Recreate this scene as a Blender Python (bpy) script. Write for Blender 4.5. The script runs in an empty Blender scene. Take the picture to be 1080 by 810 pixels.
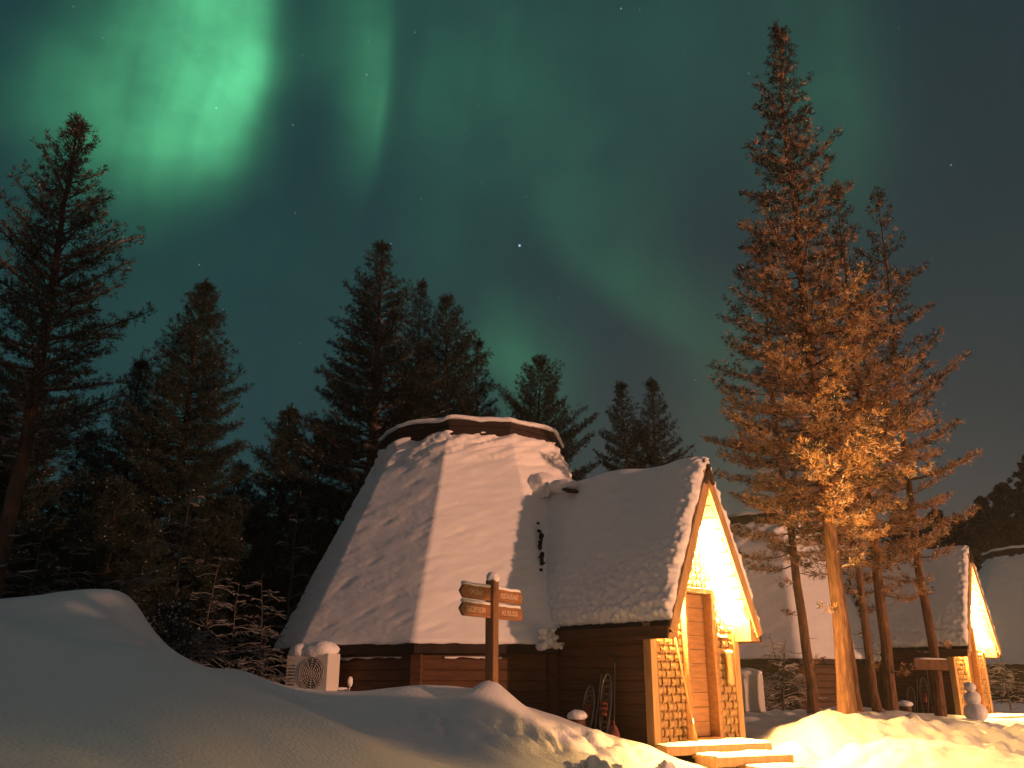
import bpy, math, random
import numpy as np
from mathutils import Vector, Matrix

sc = bpy.context.scene
C = sc.collection
R = math.radians

# ------------------------------------------------------------------ camera
PITCH = R(18.25)
FPX = 940.0                      # focal length in pixels of a 1080 px wide frame
cam_d = bpy.data.cameras.new('camera')
cam = bpy.data.objects.new('camera', cam_d)
C.objects.link(cam)
cam.location = (0, 0, 0)
cam.rotation_euler = (R(90) + PITCH, 0, 0)
cam_d.sensor_width = 36.0
cam_d.lens = FPX / 1080 * 36.0
cam_d.clip_start = 0.05
cam_d.clip_end = 3000
sc.camera = cam

def ray(u, v):
    """direction of a sight line, scaled to y = 1"""
    x = (u - 540) / FPX
    y = (405 - v) / FPX
    dy = math.cos(PITCH) - y * math.sin(PITCH)
    dz = math.sin(PITCH) + y * math.cos(PITCH)
    return x / dy, dz / dy

def at(u, v, Y):
    a, b = ray(u, v)
    return (a * Y, Y, b * Y)

# ------------------------------------------------------------------ world: night sky with aurora
SKY_GAIN = 1.0
W = bpy.data.worlds.new('World')
sc.world = W
W.use_nodes = True
nt = W.node_tree
nt.nodes.clear()

class S:
    """a node socket with arithmetic"""
    def __init__(s, k): s.k = k
    @staticmethod
    def m(op, *a):
        n = nt.nodes.new('ShaderNodeMath'); n.operation = op
        for i, v in enumerate(a):
            if isinstance(v, S): nt.links.new(v.k, n.inputs[i])
            else: n.inputs[i].default_value = float(v)
        return S(n.outputs[0])
    def __add__(s, o): return S.m('ADD', s, o)
    __radd__ = __add__
    def __sub__(s, o): return S.m('SUBTRACT', s, o)
    def __truediv__(s, o): return S.m('DIVIDE', s, o)
    def __mul__(s, o): return S.m('MULTIPLY', s, o)
    __rmul__ = __mul__
    def mx(s, v): return S.m('MAXIMUM', s, v)
    def mn(s, v): return S.m('MINIMUM', s, v)

tc = nt.nodes.new('ShaderNodeTexCoord')
sep = nt.nodes.new('ShaderNodeSeparateXYZ')
nt.links.new(tc.outputs['Generated'], sep.inputs[0])
dx, dy, dz = S(sep.outputs[0]), S(sep.outputs[1]), S(sep.outputs[2])
AZ = S.m('ARCTAN2', dx, dy) * (180 / math.pi)
EL = S.m('ARCSINE', dz.mn(0.9999).mx(-0.9999)) * (180 / math.pi)

def noise(scale, detail=2.0, stretch=None, rough=0.5):
    n = nt.nodes.new('ShaderNodeTexNoise')
    n.inputs['Scale'].default_value = scale
    n.inputs['Detail'].default_value = detail
    n.inputs['Roughness'].default_value = rough
    if stretch:
        mp = nt.nodes.new('ShaderNodeMapping')
        mp.inputs['Scale'].default_value = stretch
        nt.links.new(tc.outputs['Generated'], mp.inputs[0])
        nt.links.new(mp.outputs[0], n.inputs['Vector'])
    else:
        nt.links.new(tc.outputs['Generated'], n.inputs['Vector'])
    return S(n.outputs[0])

def azel(u, v):
    a, b = ray(u, v)
    return math.degrees(math.atan(a)), math.degrees(math.atan(b / math.hypot(1, a)))

wob = noise(5.0, 3.0)
AZW = AZ + (wob - 0.5) * 5.0
ELW = EL + (noise(4.0, 3.0, (1, 1.3, 1)) - 0.5) * 6.0

def blob(u, v, l, r, up, dn, soft=True, bend=0.0):
    a0, e0 = azel(u, v)
    sl = abs(azel(u - l, v)[0] - a0); sr = abs(azel(u + r, v)[0] - a0)
    su = abs(azel(u, v - up)[1] - e0); sd = abs(azel(u, v + dn)[1] - e0)
    A = (AZW if soft else AZ + (wob - 0.5) * 1.5) - a0
    B = ELW - e0
    if bend: A = A + B.mn(0) * B.mn(0) * bend + B.mx(0) * B.mx(0) * (bend * .12)
    a = A.mn(0) * (1 / sl) + A.mx(0) * (1 / sr)
    b = B.mx(0) * (1 / su) + B.mn(0) * (1 / sd)
    q = a * a + b * b
    return S.m('EXPONENT', q * -1.0)

rays = noise(6.0, 3.0, (2.2, 2.2, 0.25))           # faint vertical streaking
cloud = noise(9.0, 4.0, (1, 1, 1.4), 0.55)
terms = [  # u, v, left, right, up, down, strength, hard edge
    (258, 80, 62, 24, 200, 95, 0.20, True, .06),
    (222, 128, 140, 50, 110, 75, 0.19, False, .05),
    (110, 130, 80, 70, 75, 60, 0.075, False),
    (200, 15, 75, 75, 90, 75, 0.17, False),
    (400, 120, 36, 11, 170, 80, 0.075, True, .03),
    (360, -20, 40, 50, 90, 110, 0.055, False),
    (470, 60, 60, 100, 170, 200, 0.032, False),
    (540, 390, 45, 60, 70, 75, 0.046, False),
    (700, 60, 120, 110, 170, 120, 0.020, False),
    (870, 130, 55, 60, 170, 110, 0.030, False),
    (170, 300, 260, 260, 120, 150, 0.010, False),
]
aur = None
for (u, v, l, r, up, dn, k, hard, *bd) in terms:
    t = blob(u, v, l, r, up, dn, not hard, *bd) * k
    aur = t if aur is None else aur + t
# a folded ribbon sweeping down to the right
_rp = np.array([azel(*p) for p in ((530, 20), (545, 90), (568, 160), (600, 225), (645, 285), (700, 335))])
_rc = np.polyfit(_rp[:, 1], _rp[:, 0], 3)
E_ = EL.mx(float(_rp[-1, 1]) - 2).mn(float(_rp[0, 1]) + 4)
azr = ((E_ * float(_rc[0]) + float(_rc[1])) * E_ + float(_rc[2])) * E_ + float(_rc[3])
A_ = AZ + (wob - 0.5) * 4.0 - azr
a_ = A_.mn(0) * (1 / 2.2) + A_.mx(0) * (1 / 6.0)
b_e = EL - 25.0
aur = aur + S.m('EXPONENT', (a_ * a_ + b_e * b_e * (1 / 150.0)) * -1.0) * 0.025
cmb = nt.nodes.new('ShaderNodeCombineXYZ')
nt.links.new((AZ * 0.30 + wob * 1.2).k, cmb.inputs[0]); nt.links.new((EL * 0.018).k, cmb.inputs[1])
rn = nt.nodes.new('ShaderNodeTexNoise'); rn.inputs['Scale'].default_value = 1.6; rn.inputs['Detail'].default_value = 3.0
nt.links.new(cmb.outputs[0], rn.inputs['Vector'])
rays = S(rn.outputs[0]) * 1.2 - 0.1
aur = aur * (0.70 + 0.6 * rays) * (0.15 + 1.7 * cloud)

def rgb(r, g, b):
    n = nt.nodes.new('ShaderNodeCombineXYZ')
    for i, v in enumerate((r, g, b)):
        if isinstance(v, S): nt.links.new(v.k, n.inputs[i])
        else: n.inputs[i].default_value = v
    return n.outputs[0]

lo = S.m('EXPONENT', EL.mx(0) * (-1 / 13.0))                 # 1 at the horizon
rt = S.m('MULTIPLY', S.m('SINE', (AZ.mn(60).mx(-60)) * (math.pi / 120)) + 1.0, 0.5)  # 0 left, 1 right
mott = 0.75 + 0.5 * noise(3.0, 3.0)
# village glow: low over the right, and behind the viewer
glow = S.m('EXPONENT', (AZ - 17.0) * (AZ - 17.0) * (-1 / 260.0)) * S.m('EXPONENT', (EL - 6).mx(0) * (-1 / 7.5))
back = (dy * -1.0).mx(0) * S.m('EXPONENT', EL.mx(0) * (-1 / 35.0))
above = (EL - 52.0).mx(0) * (1 / 38.0)
base_r = (0.0050 + 0.018 * lo * (0.25 + rt) + 0.0070 * rt) * mott
base_g = (0.0265 + 0.010 * lo + 0.001 * rt) * mott
base_b = (0.0325 + 0.006 * lo + -0.001 * rt) * mott
r_ = base_r + aur * 0.18 + glow * 0.060 + back * 0.145 + above * 0.125
g_ = base_g + aur * 1.0 + glow * 0.026 + back * 0.072 + above * 0.097
b_ = base_b + aur * 0.42 + glow * 0.012 + back * 0.058 + above * 0.092

# stars
def star_field(scale, rad, keep):
    v = nt.nodes.new('ShaderNodeTexVoronoi')
    v.inputs['Scale'].default_value = scale
    nt.links.new(tc.outputs['Generated'], v.inputs['Vector'])
    d = S(v.outputs['Distance'])
    s2 = nt.nodes.new('ShaderNodeSeparateXYZ'); nt.links.new(v.outputs['Color'], s2.inputs[0])
    on = S.m('GREATER_THAN', S(s2.outputs[0]), 1 - keep)
    return S.m('SUBTRACT', 1.0, d * (1 / rad)).mx(0) * on * (0.3 + S(s2.outputs[1]))
stars = star_field(34, 0.05, 0.20) * 0.22 + star_field(61, 0.075, 0.25) * 0.15
def one_star(u, v, k, w=0.0007):
    a, b = ray(u, v); n = Vector((a, 1, b)).normalized()
    ex = (dx - n.x) * (dx - n.x) + (dy - n.y) * (dy - n.y) + (dz - n.z) * (dz - n.z)
    return S.m('EXPONENT', ex * (-1 / (w * w))) * k
bright = one_star(548, 259, 0.9, 0.0010) + one_star(655, 9, 0.35) + one_star(228, 114, 0.5) + one_star(1003, 174, 0.3) + one_star(412, 257, 0.3)
r_ = r_ + stars * 0.75 + bright * 0.45
g_ = g_ + stars * 0.9 + bright * 0.8
b_ = b_ + stars + bright
bg = nt.nodes.new('ShaderNodeBackground')
bg.inputs['Strength'].default_value = SKY_GAIN
nt.links.new(rgb(r_, g_, b_), bg.inputs['Color'])
out = nt.nodes.new('ShaderNodeOutputWorld')
nt.links.new(bg.outputs[0], out.inputs['Surface'])
W.cycles.sampling_method = 'MANUAL'
W.cycles.sample_map_resolution = 512

# ------------------------------------------------------------------ low warm light from the right
SUN_AZ = Vector((0.83, -0.557, 0)).normalized()      # towards the light
SUN_EL = R(5)
sd = bpy.data.lights.new('sun', 'SUN')
sd.energy = 2.1
sd.angle = R(0.8)
sd.color = (1.0, 0.44, 0.24)
sun = bpy.data.objects.new('sun', sd)
C.objects.link(sun)
to_light = Vector((SUN_AZ.x * math.cos(SUN_EL), SUN_AZ.y * math.cos(SUN_EL), math.sin(SUN_EL)))
sun.rotation_euler = to_light.to_track_quat('Z', 'Y').to_euler()
sun.location = (12, -8, 6)

sc.view_settings.view_transform = 'Standard'
sc.view_settings.look = 'None'
sc.view_settings.exposure = 0.5
sc.view_settings.gamma = 1.0
sc.view_settings.use_curve_mapping = False
sc.cycles.use_denoising = True
sc.cycles.max_bounces = 6
sc.cycles.diffuse_bounces = 4
sc.cycles.sample_clamp_indirect = 6.0

LAMP_COL = (1.0, 0.51, 0.145)
LAMP_STRENGTH = 930.0

# ------------------------------------------------------------------ helpers
def lerp(a, b, t): return a + (b - a) * t

def hash2(i, j, seed):
    h = (i.astype(np.int64) * 374761393 + j.astype(np.int64) * 668265263 + seed * 144665) & 0x7fffffff
    h = (h ^ (h >> 13)) * 1274126177 & 0x7fffffff
    return ((h ^ (h >> 16)) & 0xffff) / 65535.0

def vnoise(x, y, seed=0):
    x = np.asarray(x, float); y = np.asarray(y, float)
    i = np.floor(x); j = np.floor(y); fx = x - i; fy = y - j
    fx = fx * fx * fx * (fx * (fx * 6 - 15) + 10); fy = fy * fy * fy * (fy * (fy * 6 - 15) + 10)
    a = hash2(i, j, seed); b = hash2(i + 1, j, seed); c = hash2(i, j + 1, seed); d = hash2(i + 1, j + 1, seed)
    return (a * (1 - fx) + b * fx) * (1 - fy) + (c * (1 - fx) + d * fx) * fy

def fbm(x, y, seed=0, octs=4, gain=0.5):
    s = 0; a = 1; t = 0
    for o in range(octs):
        s = s + a * (vnoise(x, y, seed + o * 17) - 0.5); t += a
        x = np.asarray(x) * 2.03 + 7.1; y = np.asarray(y) * 2.03 + 3.7; a *= gain
    return s / t * 2

def worley(x, y, seed=0):
    x = np.asarray(x, float); y = np.asarray(y, float)
    i = np.floor(x); j = np.floor(y); best = np.full(x.shape, 9.0)
    for a in (-1, 0, 1):
        for b in (-1, 0, 1):
            px = i + a + hash2(i + a, j + b, seed); py = j + b + hash2(i + a, j + b, seed + 5)
            best = np.minimum(best, (px - x) ** 2 + (py - y) ** 2)
    return np.sqrt(best)

def make_mesh(name, verts, faces, mats, parent=None, midx=None, smooth=False):
    """one mesh object; verts (n,3) array, faces list of tuples or an (m,k) array"""
    me = bpy.data.meshes.new(name)
    verts = np.asarray(verts, np.float32)
    if isinstance(faces, np.ndarray):
        m, k = faces.shape
        me.vertices.add(len(verts)); me.vertices.foreach_set('co', verts.ravel())
        me.loops.add(m * k); me.loops.foreach_set('vertex_index', faces.astype(np.int32).ravel())
        me.polygons.add(m); me.polygons.foreach_set('loop_start', np.arange(0, m * k, k, dtype=np.int32))
        me.update(calc_edges=True)
    else:
        me.from_pydata(verts.tolist(), [], [tuple(int(i) for i in f) for f in faces]); me.update()
    if not isinstance(mats, (list, tuple)): mats = [mats]
    for mt in mats: me.materials.append(mt)
    if midx is not None:
        me.polygons.foreach_set('material_index', np.asarray(midx, np.int32))
    if smooth:
        me.polygons.foreach_set('use_smooth', np.ones(len(me.polygons), bool))
    me.validate()
    o = bpy.data.objects.new(name, me)
    C.objects.link(o)
    if parent: o.parent = parent
    return o

class MB:
    """collects shapes for one mesh"""
    def __init__(s): s.v = []; s.f = []; s.m = []
    def add(s, v, f, mi=0):
        n = len(s.v); s.v.extend([tuple(p) for p in v]); s.f.extend([tuple(i + n for i in q) for q in f]); s.m.extend([mi] * len(f))
    def box(s, cen, size, rot=None, mi=0, bev=0.0):
        hx, hy, hz = size[0] / 2, size[1] / 2, size[2] / 2
        b = min(bev, hx * .9, hy * .9, hz * .9)
        if b <= 0:
            v = [(x, y, z) for x in (-hx, hx) for y in (-hy, hy) for z in (-hz, hz)]
            f = [(0, 1, 3, 2), (4, 6, 7, 5), (0, 4, 5, 1), (2, 3, 7, 6), (0, 2, 6, 4), (1, 5, 7, 3)]
        else:   # chamfered box
            v = []; idx = {}
            for ax in range(3):
                for sx in (-1, 1):
                    for sy in (-1, 1):
                        for sz in (-1, 1):
                            p = [sx * (hx - b), sy * (hy - b), sz * (hz - b)]
                            p[ax] = (sx * hx, sy * hy, sz * hz)[ax]
                            idx[(ax, sx, sy, sz)] = len(v); v.append(tuple(p))
            f = []
            for s1 in (-1, 1):
                q = [idx[(0, s1, a, c)] for a, c in ((-1, -1), (1, -1), (1, 1), (-1, 1))]; f.append(q if s1 > 0 else q[::-1])
                q = [idx[(1, a, s1, c)] for a, c in ((-1, -1), (-1, 1), (1, 1), (1, -1))]; f.append(q if s1 > 0 else q[::-1])
                q = [idx[(2, a, c, s1)] for a, c in ((-1, -1), (1, -1), (1, 1), (-1, 1))]; f.append(q if s1 > 0 else q[::-1])
            for a in (-1, 1):
                for c in (-1, 1):
                    f.append([idx[(0, a, c, -1)], idx[(0, a, c, 1)], idx[(1, a, c, 1)], idx[(1, a, c, -1)]])
                    f.append([idx[(0, a, -1, c)], idx[(0, a, 1, c)], idx[(2, a, 1, c)], idx[(2, a, -1, c)]])
                    f.append([idx[(1, -1, a, c)], idx[(1, 1, a, c)], idx[(2, 1, a, c)], idx[(2, -1, a, c)]])
            for a in (-1, 1):
                for c in (-1, 1):
                    for d in (-1, 1): f.append([idx[(0, a, c, d)], idx[(1, a, c, d)], idx[(2, a, c, d)]])
        c = Vector(cen)
        s.add([(rot @ Vector(p) if rot else Vector(p)) + c for p in v], f, mi)
    def bar(s, p, q, w, h, up=(0, 0, 1), mi=0, bev=0.0):
        """a straight board from p to q, w wide sideways and h along up"""
        p = Vector(p); q = Vector(q); d = (q - p); L = d.length; d.normalize()
        u = Vector(up); sd_ = d.cross(u).normalized(); u = sd_.cross(d).normalized()
        rot = Matrix((d, sd_, u)).transposed()
        s.box((p + q) / 2, (L, w, h), rot, mi, bev)
    def tube(s, pts, rad, n=6, mi=0, cap=True):
        pts = [Vector(p) for p in pts]
        rad = [rad] * len(pts) if not hasattr(rad, '__len__') else rad
        v = []; f = []
        for i, p in enumerate(pts):
            d = (pts[min(i + 1, len(pts) - 1)] - pts[max(i - 1, 0)]).normalized()
            a = d.orthogonal().normalized() if i == 0 else (pa - d * pa.dot(d)).normalized()
            pa = a; b = d.cross(a)
            for k in range(n):
                t = 2 * math.pi * k / n
                v.append(p + (a * math.cos(t) + b * math.sin(t)) * rad[i])
        for i in range(len(pts) - 1):
            for k in range(n):
                f.append((i * n + k, i * n + (k + 1) % n, (i + 1) * n + (k + 1) % n, (i + 1) * n + k))
        if cap:
            f.append(tuple(range(n))[::-1]); f.append(tuple((len(pts) - 1) * n + k for k in range(n)))
        s.add(v, f, mi)
    def lump(s, c, r, seed=0, flat=0.7, rough=0.25, n=14, mi=0, tight=1.6):
        """a rounded irregular lump of snow"""
        v = []; f = []; m = n // 2
        c = Vector(c); r = (r, r, r * flat) if not hasattr(r, '__len__') else r
        for i in range(m + 1):
            th = math.pi * i / m
            for k in range(n):
                ph = 2 * math.pi * k / n
                d = Vector((math.sin(th) * math.cos(ph), math.sin(th) * math.sin(ph), math.cos(th)))
                w = 1 + rough * float(fbm(np.array(d.x * tight + seed * 3.1 + d.z), np.array(d.y * tight + d.z * .7 + seed), seed, 3))
                v.append(c + Vector((d.x * r[0], d.y * r[1], d.z * r[2])) * w)
        for i in range(m):
            for k in range(n):
                f.append((i * n + k, (i + 1) * n + k, (i + 1) * n + (k + 1) % n, i * n + (k + 1) % n))
        s.add(v, f, mi)
    def build(s, name, mats, parent=None, smooth=False):
        return make_mesh(name, s.v, s.f, mats, parent, s.m, smooth)

def thing(name, label, cat, loc=(0, 0, 0), rz=0.0, group=None):
    o = bpy.data.objects.new(name, None)
    C.objects.link(o)
    o.location = loc; o.rotation_euler = (0, 0, rz); o.empty_display_size = 0.2
    tag(o, label, cat, group)
    return o

def tag(o, label=None, cat=None, group=None, kind=None):
    if label: o['label'] = label
    if cat: o['category'] = cat
    if group: o['group'] = group
    if kind: o['kind'] = kind
    return o

def copy_tree(o, parent=None):
    c = o.copy(); C.objects.link(c)
    if parent: c.parent = parent
    for ch in list(o.children): copy_tree(ch, c)
    return c

# ------------------------------------------------------------------ materials
def mat(name, col, rough=0.6, var=0.0, scale=8.0, stretch=(1, 1, 1), bump=0.0, bscale=40.0, col2=None, spec=0.3, metal=0.0, detail=4.0, contrast=(0.35, 0.65)):
    m = bpy.data.materials.new(name); m.use_nodes = True
    t = m.node_tree; p = t.nodes['Principled BSDF']
    p.inputs['Roughness'].default_value = rough
    p.inputs['Metallic'].default_value = metal
    p.inputs['Specular IOR Level'].default_value = spec
    tcn = t.nodes.new('ShaderNodeTexCoord'); mp = t.nodes.new('ShaderNodeMapping')
    mp.inputs['Scale'].default_value = stretch
    t.links.new(tcn.outputs['Object'], mp.inputs[0])
    if col2 is None: col2 = tuple(max(0, c * (1 - var)) for c in col)
    n = t.nodes.new('ShaderNodeTexNoise'); n.inputs['Scale'].default_value = scale; n.inputs['Detail'].default_value = detail
    t.links.new(mp.outputs[0], n.inputs['Vector'])
    cr = t.nodes.new('ShaderNodeValToRGB')
    cr.color_ramp.elements[0].position = contrast[0]; cr.color_ramp.elements[1].position = contrast[1]
    cr.color_ramp.elements[0].color = (*col2, 1); cr.color_ramp.elements[1].color = (*col, 1)
    t.links.new(n.outputs[0], cr.inputs[0]); t.links.new(cr.outputs[0], p.inputs['Base Color'])
    if bump > 0:
        b = t.nodes.new('ShaderNodeBump'); b.inputs['Strength'].default_value = 1.0; b.inputs['Distance'].default_value = bump
        n2 = t.nodes.new('ShaderNodeTexNoise'); n2.inputs['Scale'].default_value = bscale; n2.inputs['Detail'].default_value = 5
        t.links.new(mp.outputs[0], n2.inputs['Vector'])
        t.links.new(n2.outputs[0], b.inputs['Height']); t.links.new(b.outputs[0], p.inputs['Normal'])
    return m

def emit(name, col, k):
    m = bpy.data.materials.new(name); m.use_nodes = True
    p = m.node_tree.nodes['Principled BSDF']
    p.inputs['Base Color'].default_value = (0.8, 0.8, 0.75, 1)
    p.inputs['Emission Color'].default_value = (*col, 1); p.inputs['Emission Strength'].default_value = k
    return m

M_snow = mat('snow', (0.84, 0.85, 0.87), 0.55, 0.05, 1.5, bump=0.012, bscale=26, spec=0.35)
M_snow_ground = mat('snow_ground', (0.83, 0.85, 0.88), 0.5, 0.06, 0.8, bump=0.010, bscale=34, spec=0.4)
M_snow_roof = mat('roof_snow', (0.85, 0.86, 0.88), 0.6, 0.05, 3.0, (1, 1, 2.6), bump=0.007, bscale=9, spec=0.3)
M_wall = mat('dark_boards', (0.105, 0.048, 0.024), 0.6, 0.45, 3.0, (1, 1, 6), 0.004, 22)
M_wallh = mat('dark_siding', (0.120, 0.055, 0.027), 0.6, 0.4, 2.0, (1.5, 1.5, 14), 0.004, 18)
M_fascia = mat('fascia_wood', (0.030, 0.016, 0.011), 0.65, 0.4, 4, bump=0.003)
M_pale = mat('pale_wood', (0.46, 0.27, 0.12), 0.55, 0.30, 2.5, (6, 6, 0.9), 0.002, 30)
M_door = mat('door_wood', (0.34, 0.17, 0.075), 0.5, 0.30, 2.0, (8, 1.5, 10), 0.002, 25)
M_lattice = mat('lattice_strip', (0.33, 0.195, 0.085), 0.6, 0.35, 5, (2, 2, 2), 0.003, 40)
M_soffit = mat('soffit_board', (0.17, 0.105, 0.05), 0.55, 0.2, 4, bump=0.002)
M_black = mat('dark_backing', (0.020, 0.012, 0.008), 0.8, 0.3)
M_metal = mat('dull_metal', (0.35, 0.34, 0.32), 0.35, 0.2, metal=0.9)
M_lamp = emit('lamp_glow', LAMP_COL, LAMP_STRENGTH)
M_sign = mat('sign_wood', (0.30, 0.140, 0.066), 0.6, 0.35, 3, (1, 6, 12), 0.003, 20)
M_post = mat('post_wood', (0.24, 0.125, 0.06), 0.6, 0.35, 3, (9, 9, 1), 0.003, 18)
M_letter = mat('letter_paint', (0.72, 0.54, 0.38), 0.6, 0.15)
M_case = mat('case_paint', (0.62, 0.62, 0.58), 0.45, 0.06)
M_grille = mat('grille_dark', (0.045, 0.047, 0.05), 0.5, 0.2)
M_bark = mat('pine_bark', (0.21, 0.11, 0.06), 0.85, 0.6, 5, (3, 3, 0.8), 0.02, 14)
M_bark_dim = mat('shaded_bark', (0.10, 0.060, 0.042), 0.85, 0.6, 5, (3, 3, 0.8), 0.02, 14)  # darker bark copy: shade on the left-hand pines put into its colour
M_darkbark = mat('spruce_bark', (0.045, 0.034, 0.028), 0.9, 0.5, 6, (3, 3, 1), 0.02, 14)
M_frost_dim = mat('shade_dimmed_frost', (0.15, 0.16, 0.17), 0.7, 0.3, 6.0)  # sapling frost darkened in colour in place of shade
M_twig = mat('birch_twig', (0.08, 0.065, 0.055), 0.8, 0.4)
M_needle_o = mat('shaded_pine_needles', (0.040, 0.044, 0.030), 0.6, 0.5, 3.0, spec=0.2)  # dark needle copy: shade on left pine and crown tops put into colour
M_needle_w = mat('lamplit_frosted_needles', (0.56, 0.30, 0.115), 0.6, 0.4, 3.0, spec=0.2)  # frosted needles with orange lamplight put into their colour
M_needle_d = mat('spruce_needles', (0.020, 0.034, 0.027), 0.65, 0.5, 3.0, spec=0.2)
M_frost = mat('frost', (0.72, 0.73, 0.74), 0.6, 0.25, 6.0)
M_frost_grey = mat('shaded_frost', (0.30, 0.31, 0.32), 0.7, 0.3, 6.0)  # frost greyed in colour to stand in for shade among the dark trees
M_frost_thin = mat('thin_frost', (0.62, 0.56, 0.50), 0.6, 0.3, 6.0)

# ------------------------------------------------------------------ ground
CTRL = []     # (x, y, z)
def cp(u, v, Y): CTRL.append(at(u, v, Y))
# near drift on the left: its ridge ...
for p in [(-60, 648, 6.4), (0, 659, 6.5), (60, 675, 6.6), (126, 687, 6.8), (170, 691, 7.0), (205, 706, 7.1), (267, 730, 7.2), (340, 759, 7.3), (400, 788, 7.4), (450, 808, 7.5)]: cp(*p)
# ... its near flank ...
for p in [(-40, 770, 4.8), (60, 772, 5.2), (160, 780, 5.4), (260, 796, 5.9), (0, 812, 4.0), (150, 840, 4.2), (300, 830, 5.6), (380, 822, 6.4)]: cp(*p)
# ... and the hollow behind it
for p in [(0, 668, 8.0), (80, 684, 8.1), (150, 698, 8.3), (230, 722, 8.6), (320, 757, 8.8), (400, 780, 8.6)]: cp(*p)
# tall mound behind
for p in [(-50, 640, 10.8), (0, 637, 10.9), (60, 626, 11), (100, 622, 11), (130, 625, 11.05), (148, 643, 11.2), (162, 672, 11.3), (178, 694, 11.4), (60, 652, 9.8), (110, 652, 9.9), (140, 668, 10.2)]: cp(*p)
for p in [(205, 705, 11.5), (250, 706, 11.6), (283, 720, 11.9), (315, 732, 12.3), (350, 736, 12.3), (400, 730, 11.9), (447, 722, 11.2), (472, 729, 10.8), (490, 730, 10.55), (503, 722, 10.5), (518, 716, 10.5), (532, 727, 10.55), (545, 740, 10.8), (560, 750, 11.0), (590, 757, 11.5), (620, 766, 11.7), (650, 777, 11.75), (685, 787, 11.9)]: cp(*p)
for p in [(300, 744, 10.2), (380, 752, 10.0), (440, 745, 10.0), (470, 756, 9.75), (510, 760, 9.8), (550, 768, 10.0), (590, 778, 10.4)]: cp(*p)
for p in [(470, 788, 9.3), (520, 793, 9.3), (560, 799, 9.6), (600, 800, 10.1), (640, 804, 10.5), (700, 810, 10.9), (770, 814, 11.3)]: cp(*p)
CTRL += [(-2.9, 15.4, -.35), (-0.6, 15.5, -.6), (1.2, 14.2, -.75), (-.8, 13.1, -.42), (0.4, 12.9, -.62), (1.2, 12.9, -.80)]
# behind the mounds on the left
CTRL += [(-6.5, 13.2, .25), (-4.5, 13.8, -.1), (-9, 12, .6), (-8, 17, .1), (-4, 18, -.1), (-12, 22, .2), (0, 22, -.3), (-12, 8, .8), (-14, 14, .5), (-6, 28, 0)]
# trodden path in front of the steps
CTRL += [(1.0, 9.0, -1.0), (2.6, 10.6, -1.04), (3.6, 11.6, -1.06), (4.3, 12.0, -1.06), (5.2, 12.6, -1.04), (2.3, 11.9, -1.08), (2.6, 11.9, -1.14), (3.0, 12.0, -1.17), (3.5, 12.3, -1.17), (3.9, 12.5, -1.17), (4.2, 12.9, -1.12), (3.4, 12.9, -1.15), (2.8, 12.6, -1.12), (3.5, 9.0, -1.1), (6, 10, -1.1), (8.5, 12.2, -1.05), (0, 6, -1.05), (2, 5.5, -1.1), (0, 2.5, -1.05), (-.8, 0, -1.0), (9, 8, -1.0), (11, 13, -1.05), (4.1, 13.4, -.98)]
# mound round the pines
for p in [(893, 751, 14.1), (862, 767, 13.5), (925, 757, 14.0), (960, 764, 14.0), (1000, 768, 14.2), (1030, 764, 15.6), (825, 786, 13.0), (850, 786, 12.8), (900, 786, 12.3), (960, 790, 12.5), (1020, 790, 12.9), (1070, 800, 13.0), (840, 753, 17.0), (880, 747, 18.0), (930, 750, 18.5), (985, 753, 19.5), (800, 757, 16.5), (1045, 759, 19.5), (1078, 768, 17.5)]: cp(*p)
CTRL += [(11.5, 20, -.93), (12.5, 17, -1.0), (14, 22, -.9), (5, 19.5, -.8), (8, 22, -.85), (10, 21.5, -.85), (4.4, 15.2, -.78), (12, 27, -.8), (18, 27, -.8), (5, 30, -.6), (14, 36, -.6), (25, 30, -.6), (24, 18, -.9), (0, 36, -.2), (-14, 36, .2), (30, 45, -.5), (0, 50, -.3)]
# unseen bank added on the right to keep low light off the left drift
CTRL += [(8.5, 3.1, 1.25), (8.3, 1.2, 1.9), (8.1, -1.0, 1.9), (8.0, -3.5, 1.8), (7.6, -6.0, 1.6), (8.9, 4.9, -.5), (6.4, 2.4, -.6), (6.0, -1.0, -.6), (5.8, -4.0, -.6), (11, 1.0, .9), (11, -3.0, .9), (2.2, -.5, -1.0), (3.4, 1.2, -1.02), (4.6, 2.6, -1.03), (5.6, 4.2, -1.03), (1.5, 2.4, -1.0), (2.6, 3.8, -1.0), (4.2, 5.6, -1.03), (0, -6, -1), (-8, -4, 0), (-6, 2, .4), (-4, 3.2, .0), (4, -7, -.9), (13, -8, .4), (-12, 0, .8)]
CTRL = np.array(CTRL)

def tps(r2):
    return 0.5 * r2 * np.log(r2 + 1e-9)
_n = len(CTRL)
_d2 = ((CTRL[:, None, :2] - CTRL[None, :, :2]) ** 2).sum(-1)
_A = np.zeros((_n + 3, _n + 3))
_A[:_n, :_n] = tps(_d2) + np.eye(_n) * 0.004
_A[:_n, _n] = 1; _A[:_n, _n + 1:] = CTRL[:, :2]
_A[_n, :_n] = 1; _A[_n + 1:, :_n] = CTRL[:, :2].T
_w = np.linalg.solve(_A, np.r_[CTRL[:, 2], 0, 0, 0])

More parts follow.
